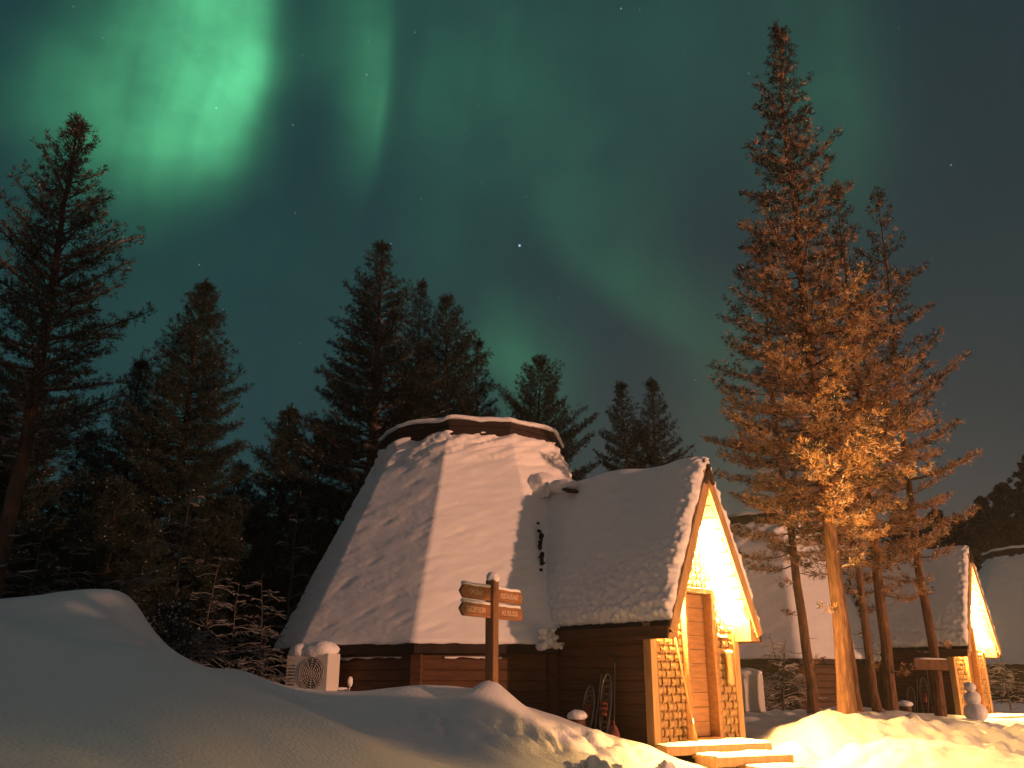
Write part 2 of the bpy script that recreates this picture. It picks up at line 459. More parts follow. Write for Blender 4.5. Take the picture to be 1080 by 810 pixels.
CRUMB = [np.array(at(*p)) for p in [(455, 756, 9.75), (490, 760, 9.7), (525, 764, 9.75), (560, 771, 10.0), (600, 774, 10.6), (640, 783, 11.2), (668, 790, 11.5)]]
def seg_dist(x, y, pts):
    best = np.full(np.shape(x), 1e9)
    for a, b in zip(pts[:-1], pts[1:]):
        ax, ay = a[0], a[1]; vx, vy = b[0] - ax, b[1] - ay
        t = np.clip(((x - ax) * vx + (y - ay) * vy) / (vx * vx + vy * vy), 0, 1)
        best = np.minimum(best, np.hypot(x - ax - t * vx, y - ay - t * vy))
    return best

def ground(x, y):
    x = np.asarray(x, float); y = np.asarray(y, float); shp = x.shape
    xf, yf = x.ravel(), y.ravel()
    cx = np.clip(xf, -16, 32); cy = np.clip(yf, -8, 52)
    z = np.empty(len(xf))
    for s0 in range(0, len(xf), 20000):
        q = slice(s0, s0 + 20000)
        d2 = (cx[q, None] - CTRL[None, :, 0]) ** 2 + (cy[q, None] - CTRL[None, :, 1]) ** 2
        z[q] = tps(d2) @ _w[:_n] + _w[_n] + _w[_n + 1] * cx[q] + _w[_n + 2] * cy[q]
    z = np.clip(z, -1.35, 2.1)
    out_ = np.hypot(xf - cx, yf - cy)
    k = np.exp(-out_ / 15)
    z = z * k + (-0.4) * (1 - k)
    # surface relief
    z += 0.035 * fbm(xf * .9, yf * .9, 3, 3)
    z += 0.008 * fbm(xf * 3.5, yf * 3.5, 8, 3)
    dcr = seg_dist(xf, yf, CRUMB)
    mk = np.exp(-(dcr / .26) ** 2)
    wx = xf + .09 * fbm(xf * 4, yf * 4, 71, 2); wy = yf + .09 * fbm(xf * 4, yf * 4, 77, 2)
    chunk = np.sqrt(np.clip(.40 - worley(wx * 5.2, wy * 5.2, 4) ** 2, 0, 1)) * .11 + np.sqrt(np.clip(.30 - worley(wx * 11.5, wy * 11.5, 9) ** 2, 0, 1)) * .05 - .03
    z += mk * (chunk - .03 + .06 * fbm(xf * 3, yf * 3, 12, 3))
    # trodden, broken snow round the pines and along the path
    mr = np.exp(-(((xf - 7.6) / 3.4) ** 2 + ((yf - 13.7) / 2.0) ** 2))
    z += mr * (.22 * fbm(xf * 1.7 + yf * 1.0, yf * 2.0 - xf * .7, 21, 5, .6) + .20 * np.clip(.55 - worley(xf * 2.6, yf * 2.6, 33), 0, 1) - .05)
    mp_ = np.exp(-(((xf - 4.6) / 1.6) ** 2 + ((yf - 12.0) / 1.1) ** 2)) + .8 * np.exp(-(((xf - 2.2) / 1.6) ** 2 + ((yf - 10.9) / .7) ** 2))
    z += np.clip(mp_, 0, 1) * (.06 * fbm(xf * 4, yf * 4, 41, 4) + .04 * np.clip(.5 - worley(xf * 6, yf * 6, 43), 0, 1))
    ml = np.exp(-(((xf - 5.2) / 1.8) ** 2 + ((yf - 16.5) / 2.0) ** 2))
    z += ml * .13 * np.clip(.7 - worley(xf * 2.4, yf * 2.4, 51), 0, 1)
    return z.reshape(shp)

def gz(x, y): return float(ground(np.array([x]), np.array([y]))[0])

def spaced(parts):
    o = []
    for a, b, st in parts: o += list(np.arange(a, b, st))
    o.append(parts[-1][1]); return np.array(o)
gx = spaced([(-900, -100, 100), (-100, -30, 10), (-30, -13, 1.0), (-13, -8, .2), (-8, -2.5, .09), (-2.5, 6.5, .045), (6.5, 13, .07), (13, 20, .3), (20, 40, 1.5), (40, 120, 10), (120, 900, 100)])
gy = spaced([(-300, -40, 40), (-40, -8, 4), (-8, 2, .4), (2, 4, .12), (4, 8.2, .07), (8.2, 13, .045), (13, 18, .08), (18, 24, .2), (24, 45, .7), (45, 100, 6), (100, 1500, 100)])
GX, GY = np.meshgrid(gx, gy)
GZ = ground(GX, GY)
nx, ny = len(gx), len(gy)
ii = np.arange(nx * ny).reshape(ny, nx)
gf = np.stack([ii[:-1, :-1], ii[:-1, 1:], ii[1:, 1:], ii[1:, :-1]], -1).reshape(-1, 4)
g = make_mesh('snow_ground', np.stack([GX, GY, GZ], -1).reshape(-1, 3), gf, M_snow_ground, smooth=True)
tag(g, kind='structure')

# ------------------------------------------------------------------ cabins
TE = 1.31       # eave of the tepee above the floor
TT = 4.89       # top of the tepee roof
RE, RT = 3.387, 1.68
FT = 4.868      # porch front from the tepee's centre
OV = 0.42       # how far the porch roof stands out in front
PZ, PA = 1.47, 3.77          # porch eave and ridge
PW, PC = 1.09, 0.05          # half width of the porch roof, its centre
SL = (PA - PZ) / PW
WL, WR = -0.93, 1.00         # porch side walls

def poly_r(th, Rv):
    """radius of the ten-sided plan at angle th"""
    a = np.mod(th, R(36)) - R(18)      # corners at odd multiples of 18 deg
    a = np.mod(th + R(18), R(36)) - R(18)
    return Rv * math.cos(R(18)) / np.cos(a)

def siding(mb, p, q, z0, z1, nrm, h=0.155, mi=0):
    """horizontal boards between two plan points"""
    p = Vector((p[0], p[1], 0)); q = Vector((q[0], q[1], 0)); n = Vector((nrm[0], nrm[1], 0)).normalized()
    z = z0
    while z < z1 - .02:
        t = min(z + h, z1)
        prof = [(0.0, z), (.012, z), (.026, z + .016), (.022, t - .012), (.010, t - .001), (0.0, t - .001)]
        v = [Vector((e.x, e.y, 0)) + n * o + Vector((0, 0, zz)) for e in (p, q) for o, zz in prof]
        m = len(prof)
        f = [(i, i + 1, m + i + 1, m + i) for i in range(m - 1)]
        f += [tuple(range(m))[::-1], tuple(range(m, 2 * m))]
        mb.add(v, f, mi)
        z = t

def build_tepee(root, seed, detail=1.0, has_porch=True):
    RW = RE - .20
    cor = [(math.cos(R(18 + 36 * k)), math.sin(R(18 + 36 * k))) for k in range(10)]
    mb = MB()
    core = [(c[0] * (RW - .04), c[1] * (RW - .04), z) for z in (-.7, TE + .05) for c in cor]
    mb.add(core, [(k, (k + 1) % 10, 10 + (k + 1) % 10, 10 + k) for k in range(10)] + [tuple(range(10, 20))])
    for k in range(10):
        a, b = cor[k], cor[(k + 1) % 10]
        siding(mb, (a[0] * RW, a[1] * RW), (b[0] * RW, b[1] * RW), -.62, TE - .02, (a[0] + b[0], a[1] + b[1]))
    mb.build('wall', M_wallh, root)
    for k in range(10):
        pm = MB()
        an = R(18 + 36 * k)
        pm.box((cor[k][0] * (RW + .035), cor[k][1] * (RW + .035), .30), (.09, .17, 1.86), Matrix.Rotation(an, 3, 'Z'), bev=.008)
        pm.build('corner_post', M_wall, root)
    # roof deck under the snow, with its fascia
    mb = MB()
    rings = [(RE - .045, TE - .16), (RE - .02, TE - .15), (RE - .02, TE - .005), (RE - .10, TE + .03), (RT - .10, TT - .03)]
    v = [(c[0] * r, c[1] * r, z) for r, z in rings for c in cor]
    f = []
    for i in range(len(rings) - 1):
        for k in range(10): f.append((i * 10 + k, i * 10 + (k + 1) % 10, (i + 1) * 10 + (k + 1) % 10, (i + 1) * 10 + k))
    sof = len(v); v += [(c[0] * (RW - .02), c[1] * (RW - .02), TE - .10) for c in cor]
    for k in range(10): f.append((sof + k, sof + (k + 1) % 10, (k + 1) % 10, k))
    mb.add(v, f)
    mb.build('roof', M_fascia, root)
    # snow on the roof
    nth = int(10 * 34 * detail); nz = int(96 * detail)
    th = np.arange(nth) / nth * 2 * math.pi + R(18)
    b = np.linspace(0, 1, nz)
    TH, B = np.meshgrid(th, b)
    base = lerp(RE, RT, B); Z = lerp(TE, TT, B)
    arc = TH * base
    rip = np.sin(B * 3.9 / .19 * 2 * math.pi + 2.2 * fbm(arc * .6, B * 3, seed + 3, 2))
    top = np.clip((B - .80) / .12, 0, 1)
    dsp = .035 + .022 * fbm(arc * .8, B * 3.2, seed, 4) + .007 * rip * (.4 + fbm(arc * 2, B * 8, seed + 9, 2)) + .011 * fbm(arc * 5, B * 26, seed + 5, 3, .6)
    holes = np.clip(fbm(arc * 2.6, B * 13, seed + 31, 3) - .02, 0, 1)
    dsp = dsp + top * (.16 * np.clip(.6 - worley(arc * 4.2, B * 17, seed + 2), 0, 1) - .26 * holes)
    spot = np.clip(.17 - worley(arc * 1.7, B * 7.5, seed + 77), 0, 1)           # pits where snow has dropped out
    dsp = dsp - .20 * spot
    lip = np.clip(1 - B / .012, 0, 1)
    rr = poly_r(TH, base + dsp + .02)
    Z = Z - .02 * lip + .02 * lip * fbm(arc * 6, B, seed + 8, 3)
    V = np.stack([rr * np.cos(TH), rr * np.sin(TH), Z], -1).reshape(-1, 3)
    under = np.stack([poly_r(th, RE - .12) * np.cos(th), poly_r(th, RE - .12) * np.sin(th), np.full(nth, TE - .012) + .02 * fbm(th * 22, th * 0, seed + 4, 3)], -1)
    inn = np.stack([poly_r(th, RT - .15) * np.cos(th), poly_r(th, RT - .15) * np.sin(th), np.full(nth, TT)], -1)
    V = np.concatenate([under, V, inn])
    I = np.arange((nz + 2) * nth).reshape(nz + 2, nth); J = np.roll(I, -1, 1)
    F = np.stack([I[:-1], J[:-1], J[1:], I[1:]], -1).reshape(-1, 4)
    make_mesh('roof_snow', V, F, M_snow_roof, root, smooth=True)
    # smoke cap
    mb = MB()
    rings = [(RT - .20, TT - .12), (RT + .0, TT - .06), (RT + .055, TT - .045), (RT + .055, TT + .10), (RT + .075, TT + .10), (RT + .075, TT + .215), (.2, TT + .235)]
    v = [(c[0] * r, c[1] * r, z) for r, z in rings for c in cor]
    f = []
    for i in range(len(rings) - 1):
        for k in range(10): f.append((i * 10 + k, i * 10 + (k + 1) % 10, (i + 1) * 10 + (k + 1) % 10, (i + 1) * 10 + k))
    f.append(tuple(range(len(v) - 10, len(v))))
    mb.add(v, f)
    cap = mb.build('smoke_cap', M_fascia, root)
    nn = 160
    t2 = np.arange(nn) / nn * 2 * math.pi
    prof = [(RT + .03, TT + .205), (RT + .105, TT + .20), (RT + .125, TT + .225), (RT + .11, TT + .265), (RT + .04, TT + .295), (RT - .3, TT + .32), (.6, TT + .33), (0.02, TT + .33)]
    V = []
    for i, (r, z) in enumerate(prof):
        wv = .045 * fbm(t2 * 3.0 * 1.0 + np.cos(t2), t2 * 0 + i * .1, seed + 61, 3)
        rr = poly_r(t2, r) + (wv * .35 if r > 1 else 0)
        V.append(np.stack([rr * np.cos(t2), rr * np.sin(t2), z + (wv if 0 < i else wv * .3)], -1))
    V = np.concatenate(V)
    I = np.arange(len(prof) * nn).reshape(len(prof), nn); J = np.roll(I, -1, 1)
    F = np.stack([I[:-1], J[:-1], J[1:], I[1:]], -1).reshape(-1, 4)
    make_mesh('cap_snow', V, F, M_snow, cap, smooth=True)

def weave(region, y0, y1, z0, z1, cell=.105):
    """basket weave of flat strips in the plane x = 0; region(y, z) says where it is kept"""
    mb = MB()
    ny_, nz_ = max(1, int(round((y1 - y0) / cell))), int((z1 - z0) / cell) + 1
    cy = (y1 - y0) / ny_
    A = .024; w = .37; sub = 4; th_ = .008
    for i in range(ny_):           # upright strips
        yc = y0 + (i + .5) * cy
        for j in range(nz_):
            zc = z0 + (j + .5) * cell
            if not region(yc, zc): continue
            v = []; f = []
            for s in range(sub + 1):
                t = s / sub - .5
                z = zc + t * cell
                off = A * math.cos(math.pi * (i + j + t))
                off = A * (1 if (i + j) % 2 == 0 else -1) * math.cos(math.pi * t)
                for yy in (-w * cy, w * cy):
                    v.append((off + th_, yc + yy, z)); v.append((off - th_, yc + yy, z))
            for s in range(sub):
                a = s * 4; b = a + 4
                f += [(a, b, b + 2, a + 2), (a + 1, a + 3, b + 3, b + 1), (a, a + 1, b + 1, b), (a + 2, b + 2, b + 3, a + 3)]
            mb.add(v, f)
            v = []
            for s in range(sub + 1):
                t = s / sub - .5
                y = yc + t * cy
                off = -A * (1 if (i + j) % 2 == 0 else -1) * math.cos(math.pi * t)
                for zz in (-w * cell, w * cell):
                    v.append((off + th_, y, zc + zz)); v.append((off - th_, y, zc + zz))
            mb.add(v, [tuple(reversed(q)) for q in f])
    return mb

def roof_z(y): return PA - SL * abs(y - PC)

def build_porch(root, seed, detail=1.0):
    T0 = 2.2; T1 = FT + OV
    # side walls with corner posts
    for yy, sg in ((WL, -1), (WR, 1)):
        mb = MB()
        mb.box(((2.9 + FT - .04) / 2, yy - sg * .04, .45), (FT - .04 - 2.9, .06, 2.1 + .0), mi=0)
        siding(mb, (2.9, yy), (FT - .05, yy), -.6, 1.50, (0, sg))
        mb.build('porch_wall', M_wallh, root)
        pm = MB(); pm.box((FT - .02, yy + sg * .015, .45), (.13, .13, 2.16), bev=.006); pm.build('corner_post', M_pale if True else 0, root)
    # front wall: dark backing
    mb = MB()
    y0, y1 = WL + .05, WR - .05
    zl, zr = roof_z(y0) - .09, roof_z(y1) - .09
    v = [(FT - .06 + d, y, z) for d in (-.05, 0) for y, z in ((y0, -.6), (y1, -.6), (y1, zr), (PC, PA - .14), (y0, zl))]
    mb.add(v, [(0, 4, 3, 2, 1), (5, 6, 7, 8, 9)] + [(i, (i + 1) % 5, 5 + (i + 1) % 5, 5 + i) for i in range(5)])
    mb.build('porch_front', M_black, root)
    # lattice
    D0, D1, DH = -.27, .45, 2.05
    under = lambda y, z: z < roof_z(y) - .20
    for (a, b, z0, z1) in ((WL + .06, D0, -.02, 2.6), (D1, WR - .05, -.02, 2.6), (D0, D1, DH + .02, 3.4)):
        lm = weave(under, a, b, z0, z1)
        lm.v = [(FT + x, y, z) for x, y, z in lm.v]
        lm.build('lattice_panel', M_lattice, root)
    # door and its frame
    fm = MB()
    fm.box((FT - .01, D0 + .03, 1.0), (.22, .06, 2.10), bev=.005)
    fm.box((FT - .01, D1 - .035, 1.0), (.22, .07, 2.10), bev=.005)
    fm.box((FT - .01, (D0 + D1) / 2, DH - .035), (.216, D1 - D0 - .134, .07), bev=.005)
    fm.box((FT - .01, (D0 + D1) / 2, .02), (.216, D1 - D0 - .134, .05), bev=.005)
    fm.build('door_frame', M_door, root)
    dm = MB()
    yc = (D0 + D1) / 2; wd = D1 - D0 - .14
    z = .05; hh = (DH - .08 - .05) / 10
    for i in range(10):
        dm.box((FT - .075, yc, z + hh / 2), (.04, wd, hh - .006), bev=.005)
        z += hh
    dm.box((FT - .098, yc, 1.02), (.02, wd, 1.95))
    door = dm.build('door', M_door, root)
    hm = MB()
    hm.tube([(FT - .056, yc - wd / 2 + .06, 1.0), (FT - .01, yc - wd / 2 + .06, 1.0), (FT - .005, yc - wd / 2 + .16, 1.0)], .010, 8)
    hm.box((FT - .052, yc - wd / 2 + .06, 1.0), (.008, .035, .14), bev=.002)
    hm.build('handle', M_metal, door)
    # roof slabs, soffit boarded
    for sg in (-1, 1):
        n = Vector((0, sg * SL, 1)).normalized()
        mb = MB()
        top = Vector((0, PC, PA)); low = Vector((0, PC + sg * PW, PZ))
        for x0, x1 in ((T0, T1 - .035),):
            a = [Vector((x, 0, 0)) + p - n * d for x in (x0, x1) for p in (top, low) for d in (.02, .085)]
            mb.add(a, [(0, 1, 3, 2), (4, 6, 7, 5), (0, 2, 6, 4), (1, 5, 7, 3), (2, 3, 7, 6), (0, 4, 5, 1)])
        # boards of the visible soffit
        k = 14; d = (low - top)
        for i in range(k):
            p = top + d * ((i + .06) / k) - n * .093; q = top + d * ((i + .94) / k) - n * .093
            a = [Vector((x, 0, 0)) + e - n * o for x in (FT - .05, T1 - .037) for e in (p, q) for o in (0, .012)]
            mb.add(a, [(0, 1, 3, 2), (4, 6, 7, 5), (0, 2, 6, 4), (1, 5, 7, 3), (2, 3, 7, 6), (0, 4, 5, 1)], 1)
        mb.build('porch_roof', [M_fascia, M_soffit], root)
        # bargeboard on the gable edge
        bm_ = MB()
        p = Vector((T1 - .015, PC + sg * .003, PA)) - n * .07 + Vector((0, 0, .0)); q = Vector((T1 - .015, PC + sg * (PW + .015), PZ - .03)) - n * .07
        bm_.bar(p, q, .035, .15, n, bev=.005)
        bm_.build('bargeboard', M_pale, root)
        # eave fascia and the boxed eave underneath
        em = MB()
        em.bar((T0 + .25, PC + sg * (PW + .012), PZ - .055), (T1 - .034, PC + sg * (PW + .012), PZ - .055), .028, .13, bev=.004)
        em.bar((T0 + .6, PC + sg * (PW + .03), PZ - .135), (T1 - .034, PC + sg * (PW + .03), PZ - .135), .03, .05, bev=.004)
        em.build('eave_board', M_wall, root)
        # planked return closing the foot of the gable
        rm = MB()
        yw = (WL if sg < 0 else WR); ye = PC + sg * PW
        nb = 4
        for i in range(nb):
            yq0 = lerp(yw - sg * .10, ye - sg * .01, (i + .03) / nb); yq1 = lerp(yw - sg * .10, ye - sg * .01, (i + .97) / nb)
            za_, zb_ = roof_z(yq0) - .2, roof_z(yq1) - .2
            za_ = max(za_, PZ - .10); zb_ = max(zb_, PZ - .10)
            rm.add([(x, y, z) for x in (FT + .10, T1 - .05) for y, z in ((yq0, PZ - .14), (yq1, PZ - .14), (yq1, zb_), (yq0, za_))],
                   [(0, 1, 2, 3), (4, 7, 6, 5), (0, 4, 5, 1), (1, 5, 6, 2), (2, 6, 7, 3), (3, 7, 4, 0)])
        rm.build('eave_return', M_pale, root)
        # strip lamp in the corner of wall and soffit
        lm = MB()
        ya, yb = PC + sg * .22, PC + sg * .86
        za_, zb_ = roof_z(ya) - .155 / n.z, roof_z(yb) - .155 / n.z
        lm.bar((FT + .075, ya, za_), (FT + .075, yb, zb_), .09, .07, n, bev=.015)
        lm.build('strip_lamp', M_lamp, root)
    # crossed board ends at the peak
    fm = MB()
    for sg in (-1, 1):
        fm.bar((T1 + .012, PC + sg * .10, PA - .26), (T1 + .012, PC - sg * .02, PA + .03), .02, .075, (0, 1, 0), bev=.004)
    fm.box((T1 + .03, PC, PA - .12), (.02, .10, .16), Matrix.Rotation(R(45), 3, 'X'), bev=.004)
    fm.build('finial', M_fascia, root)
    # small snow-topped ledge on the right lattice
    lm = MB(); lm.box((FT + .06, .66, 1.36), (.10, .12, .02)); lm.lump((FT + .06, .66, 1.385), (.06, .07, .03), 3, 1, .2, 10, 1)
    lm.build('ledge', [M_wall, M_snow], root)
    # snow over both slopes
    ns = int(210 * detail); nq = int(300 * detail)
    s = np.linspace(0, 1, ns); q = np.linspace(-1, 1, nq)
    SS, Q = np.meshgrid(s, q)
    X = lerp(1.7, T1 - .015, SS)
    c = .14
    Yr = Q * (PW + .085)
    a_ = np.abs(Yr)
    prof = PA - SL * (np.sqrt(a_ * a_ + c * c) - c * .85) + .10 + .10 * np.exp(-(a_ / .22) ** 2)
    nyv, nzv = SL / math.hypot(1, SL), 1 / math.hypot(1, SL)
    slope_len = a_ * math.hypot(1, SL)
    edge = np.clip(1 - (PW + .085 - a_) / .42, 0, 1) ; front = np.clip(1 - (1 - SS) * (T1 - 1.65) / .42, 0, 1)
    mid = (1 - edge) * (1 - front)
    lum = np.clip(.68 - worley(X * 9.5, slope_len * 9.5 * np.sign(Q + 1e-6) + 40, seed + 1), 0, 1) * .105 + np.clip(.6 - worley(X * 15, slope_len * 15, seed + 6), 0, 1) * .018
    lmask = np.maximum(np.clip(1 - (PW + .085 - a_) / .52, 0, 1) ** .8, front)
    soft = .035 * fbm(X * 1.3, slope_len * 1.3 + 9 * np.sign(Q), seed + 3, 3)
    humps = (.07 * np.exp(-((X - 3.55) / .5) ** 2) - .07 * np.exp(-((X - 4.35) / .35) ** 2)) * np.exp(-(slope_len / .8) ** 2)
    dsp = lum * lmask + soft * mid + humps + .06 * mid
    edge_r = np.maximum(np.clip(1 - (PW + .085 - a_) / .06, 0, 1) ** 2, np.clip(1 - (1 - SS) * (T1 - 1.65) / .07, 0, 1) ** 2)
    dsp = dsp - .07 * edge_r - .015 * front ** 1.5 - .08 * edge ** 2 - .4 * lum * np.clip(1 - (1 - SS) * (T1 - 1.65) / .08, 0, 1)
    Yp = PC + Yr + np.sign(Yr) * nyv * dsp
    Zp = prof + nzv * dsp
    Xp = X + .03 * front * fbm(slope_len * 7 * np.sign(Q), slope_len * 0 + 1, seed + 12, 3) + lum * front * .12
    rim = np.stack([Xp, Yp, Zp], -1)
    # closed back to the boards along every edge
    def pulled(row, dx_):
        w = row.copy(); k = np.sign(w[:, 1] - PC)
        w[:, 1] -= k * nyv * .16; w[:, 2] -= .11; w[:, 0] += dx_
        return w
    Vg = rim.reshape(-1, 3)
    I = np.arange(nq * ns).reshape(nq, ns)
    F = [np.stack([I[:-1, :-1], I[:-1, 1:], I[1:, 1:], I[1:, :-1]], -1).reshape(-1, 4)]
    extra = []; n0 = len(Vg)
    for row_idx, dx_ in ((I[0], 0), (I[-1], 0), (I[:, -1], -.06)):
        pr = pulled(Vg[row_idx], dx_)
        ex = np.arange(len(row_idx)) + n0; n0 += len(row_idx); extra.append(pr)
        F.append(np.stack([row_idx[:-1], ex[:-1], ex[1:], row_idx[1:]], -1))
    make_mesh('porch_snow', np.concatenate([Vg] + extra), np.concatenate(F), M_snow_roof, root, smooth=True)
    # bare edge showing where the two roofs meet
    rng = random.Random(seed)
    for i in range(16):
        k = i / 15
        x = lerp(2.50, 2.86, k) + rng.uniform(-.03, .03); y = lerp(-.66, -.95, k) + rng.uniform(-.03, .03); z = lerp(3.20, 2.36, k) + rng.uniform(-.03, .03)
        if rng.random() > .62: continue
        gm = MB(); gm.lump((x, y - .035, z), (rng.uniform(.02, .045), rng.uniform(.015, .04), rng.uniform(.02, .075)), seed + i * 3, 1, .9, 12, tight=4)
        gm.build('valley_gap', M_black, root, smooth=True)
    cm = MB()
    cm.box((2.70, -.13, 3.79), (.44, .34, .05), Matrix.Rotation(R(-20), 3, 'Z') @ Matrix.Rotation(R(22), 3, 'Y'), bev=.01)
    cm.build('ridge_board', M_fascia, root)
    sm = MB()
    sm.lump((2.16, -.30, 3.92), (.22, .22, .20), seed + 5, 1, .4, 22, tight=2.2)
    sm.lump((2.56, -.14, 3.86), (.33, .24, .10), seed + 9, 1, .3, 22, tight=2.2)
    sm.build('ridge_snow', M_snow, root, smooth=True)
    sm = MB()
    # drift hanging where the porch eave runs into the round roof
    for i in range(60):
        a = rng.random()
        r_ = rng.uniform(.025, .07)
        x = lerp(3.10, 3.24, rng.random()); y = lerp(-1.36, -.88, a); z = lerp(1.25, 1.62 - .25 * abs(a - .5), rng.random() ** 1.5)
        sm.lump((x, y, z), r_, seed + 20 + i, rng.uniform(.6, .9), .4, 10)
    sm.build('valley_snow', M_snow, root, smooth=True)

def frill(root, k0, seed, span=(0.02, .98)):
    """ragged line of snow lying on the batten under the eave of one side"""
    rng = random.Random(seed)
    a = R(18 + 36 * k0); b = R(18 + 36 * (k0 + 1)); RW = RE - .165
    p = Vector((math.cos(a) * RW, math.sin(a) * RW, 0)); q = Vector((math.cos(b) * RW, math.sin(b) * RW, 0))
    L = (q - p).length; mb = MB(); pts = []; rad = []
    n = 46
    for i in range(n):
        t = lerp(span[0], span[1], i / (n - 1))
        k = float(fbm(np.array(t * 9.0), np.array(seed * 1.7), seed, 3))
        pts.append(p.lerp(q, t) + Vector((0, 0, TE - .205 - .03 * k)))
        rad.append(max(.004, .013 + .035 * k))
    mb.tube(pts, rad, 6)
    return mb.build('eave_snow', M_snow, root, smooth=True)

FLOOR = -.82
CAB_G = 'tepee shaped log cabins in a row'
E_ANG = math.atan2(-.731, .682)
cab1 = thing('tepee_cabin', 'nearest tepee-shaped wooden cabin with snowy ten-sided roof and brightly lit gabled porch', 'cabin', (-.765, 16.66, FLOOR), E_ANG, CAB_G)
build_tepee(cab1, 3)
build_porch(cab1, 3)
frill(cab1, 7, 5, (.0, .86)); frill(cab1, 8, 8, (.20, .62)); frill(cab1, 6, 9)

cab2 = thing('tepee_cabin', 'middle tepee-shaped cabin behind the tall pine trunks, its porch lamp lit', 'cabin', (7.427, 25.689, FLOOR - .03), E_ANG + .032, CAB_G)
build_tepee(cab2, 11, .6)
build_porch(cab2, 11, .6)
cab3 = thing('tepee_cabin', 'farthest tepee-shaped cabin at the right edge, mostly cut off by the frame', 'cabin', (18.6, 31.8, FLOOR - .05), E_ANG + .06, CAB_G)
build_tepee(cab3, 23, .5)

def cab_pt(t, r, z, cab=0):
    """a point given in a cabin's own frame"""
    c = (cab1, cab2)[cab]
    a = c.rotation_euler[2]
    return Vector((c.location[0] + math.cos(a) * t - math.sin(a) * r, c.location[1] + math.sin(a) * t + math.cos(a) * r, c.location[2] + z))

# ------------------------------------------------------------------ frosty air
HAZE = 0.0011
hm_ = bpy.data.materials.new('frosty_air'); hm_.use_nodes = True
hn = hm_.node_tree; hn.nodes.clear()
hv = hn.nodes.new('ShaderNodeVolumePrincipled'); ho = hn.nodes.new('ShaderNodeOutputMaterial')
hv.inputs['Color'].default_value = (0.9, 0.9, 0.9, 1); hv.inputs['Density'].default_value = HAZE; hv.inputs['Anisotropy'].default_value = 0.3
hn.links.new(hv.outputs[0], ho.inputs['Volume'])
mb = MB(); mb.box((10, 22, 8.5), (90, 70, 23)); hz_o = mb.build('haze', hm_)
tag(hz_o, kind='stuff')

# ------------------------------------------------------------------ trees
def rand_dirs(rng, n):
    v = rng.normal(size=(n, 3)); return v / np.linalg.norm(v, axis=1)[:, None]

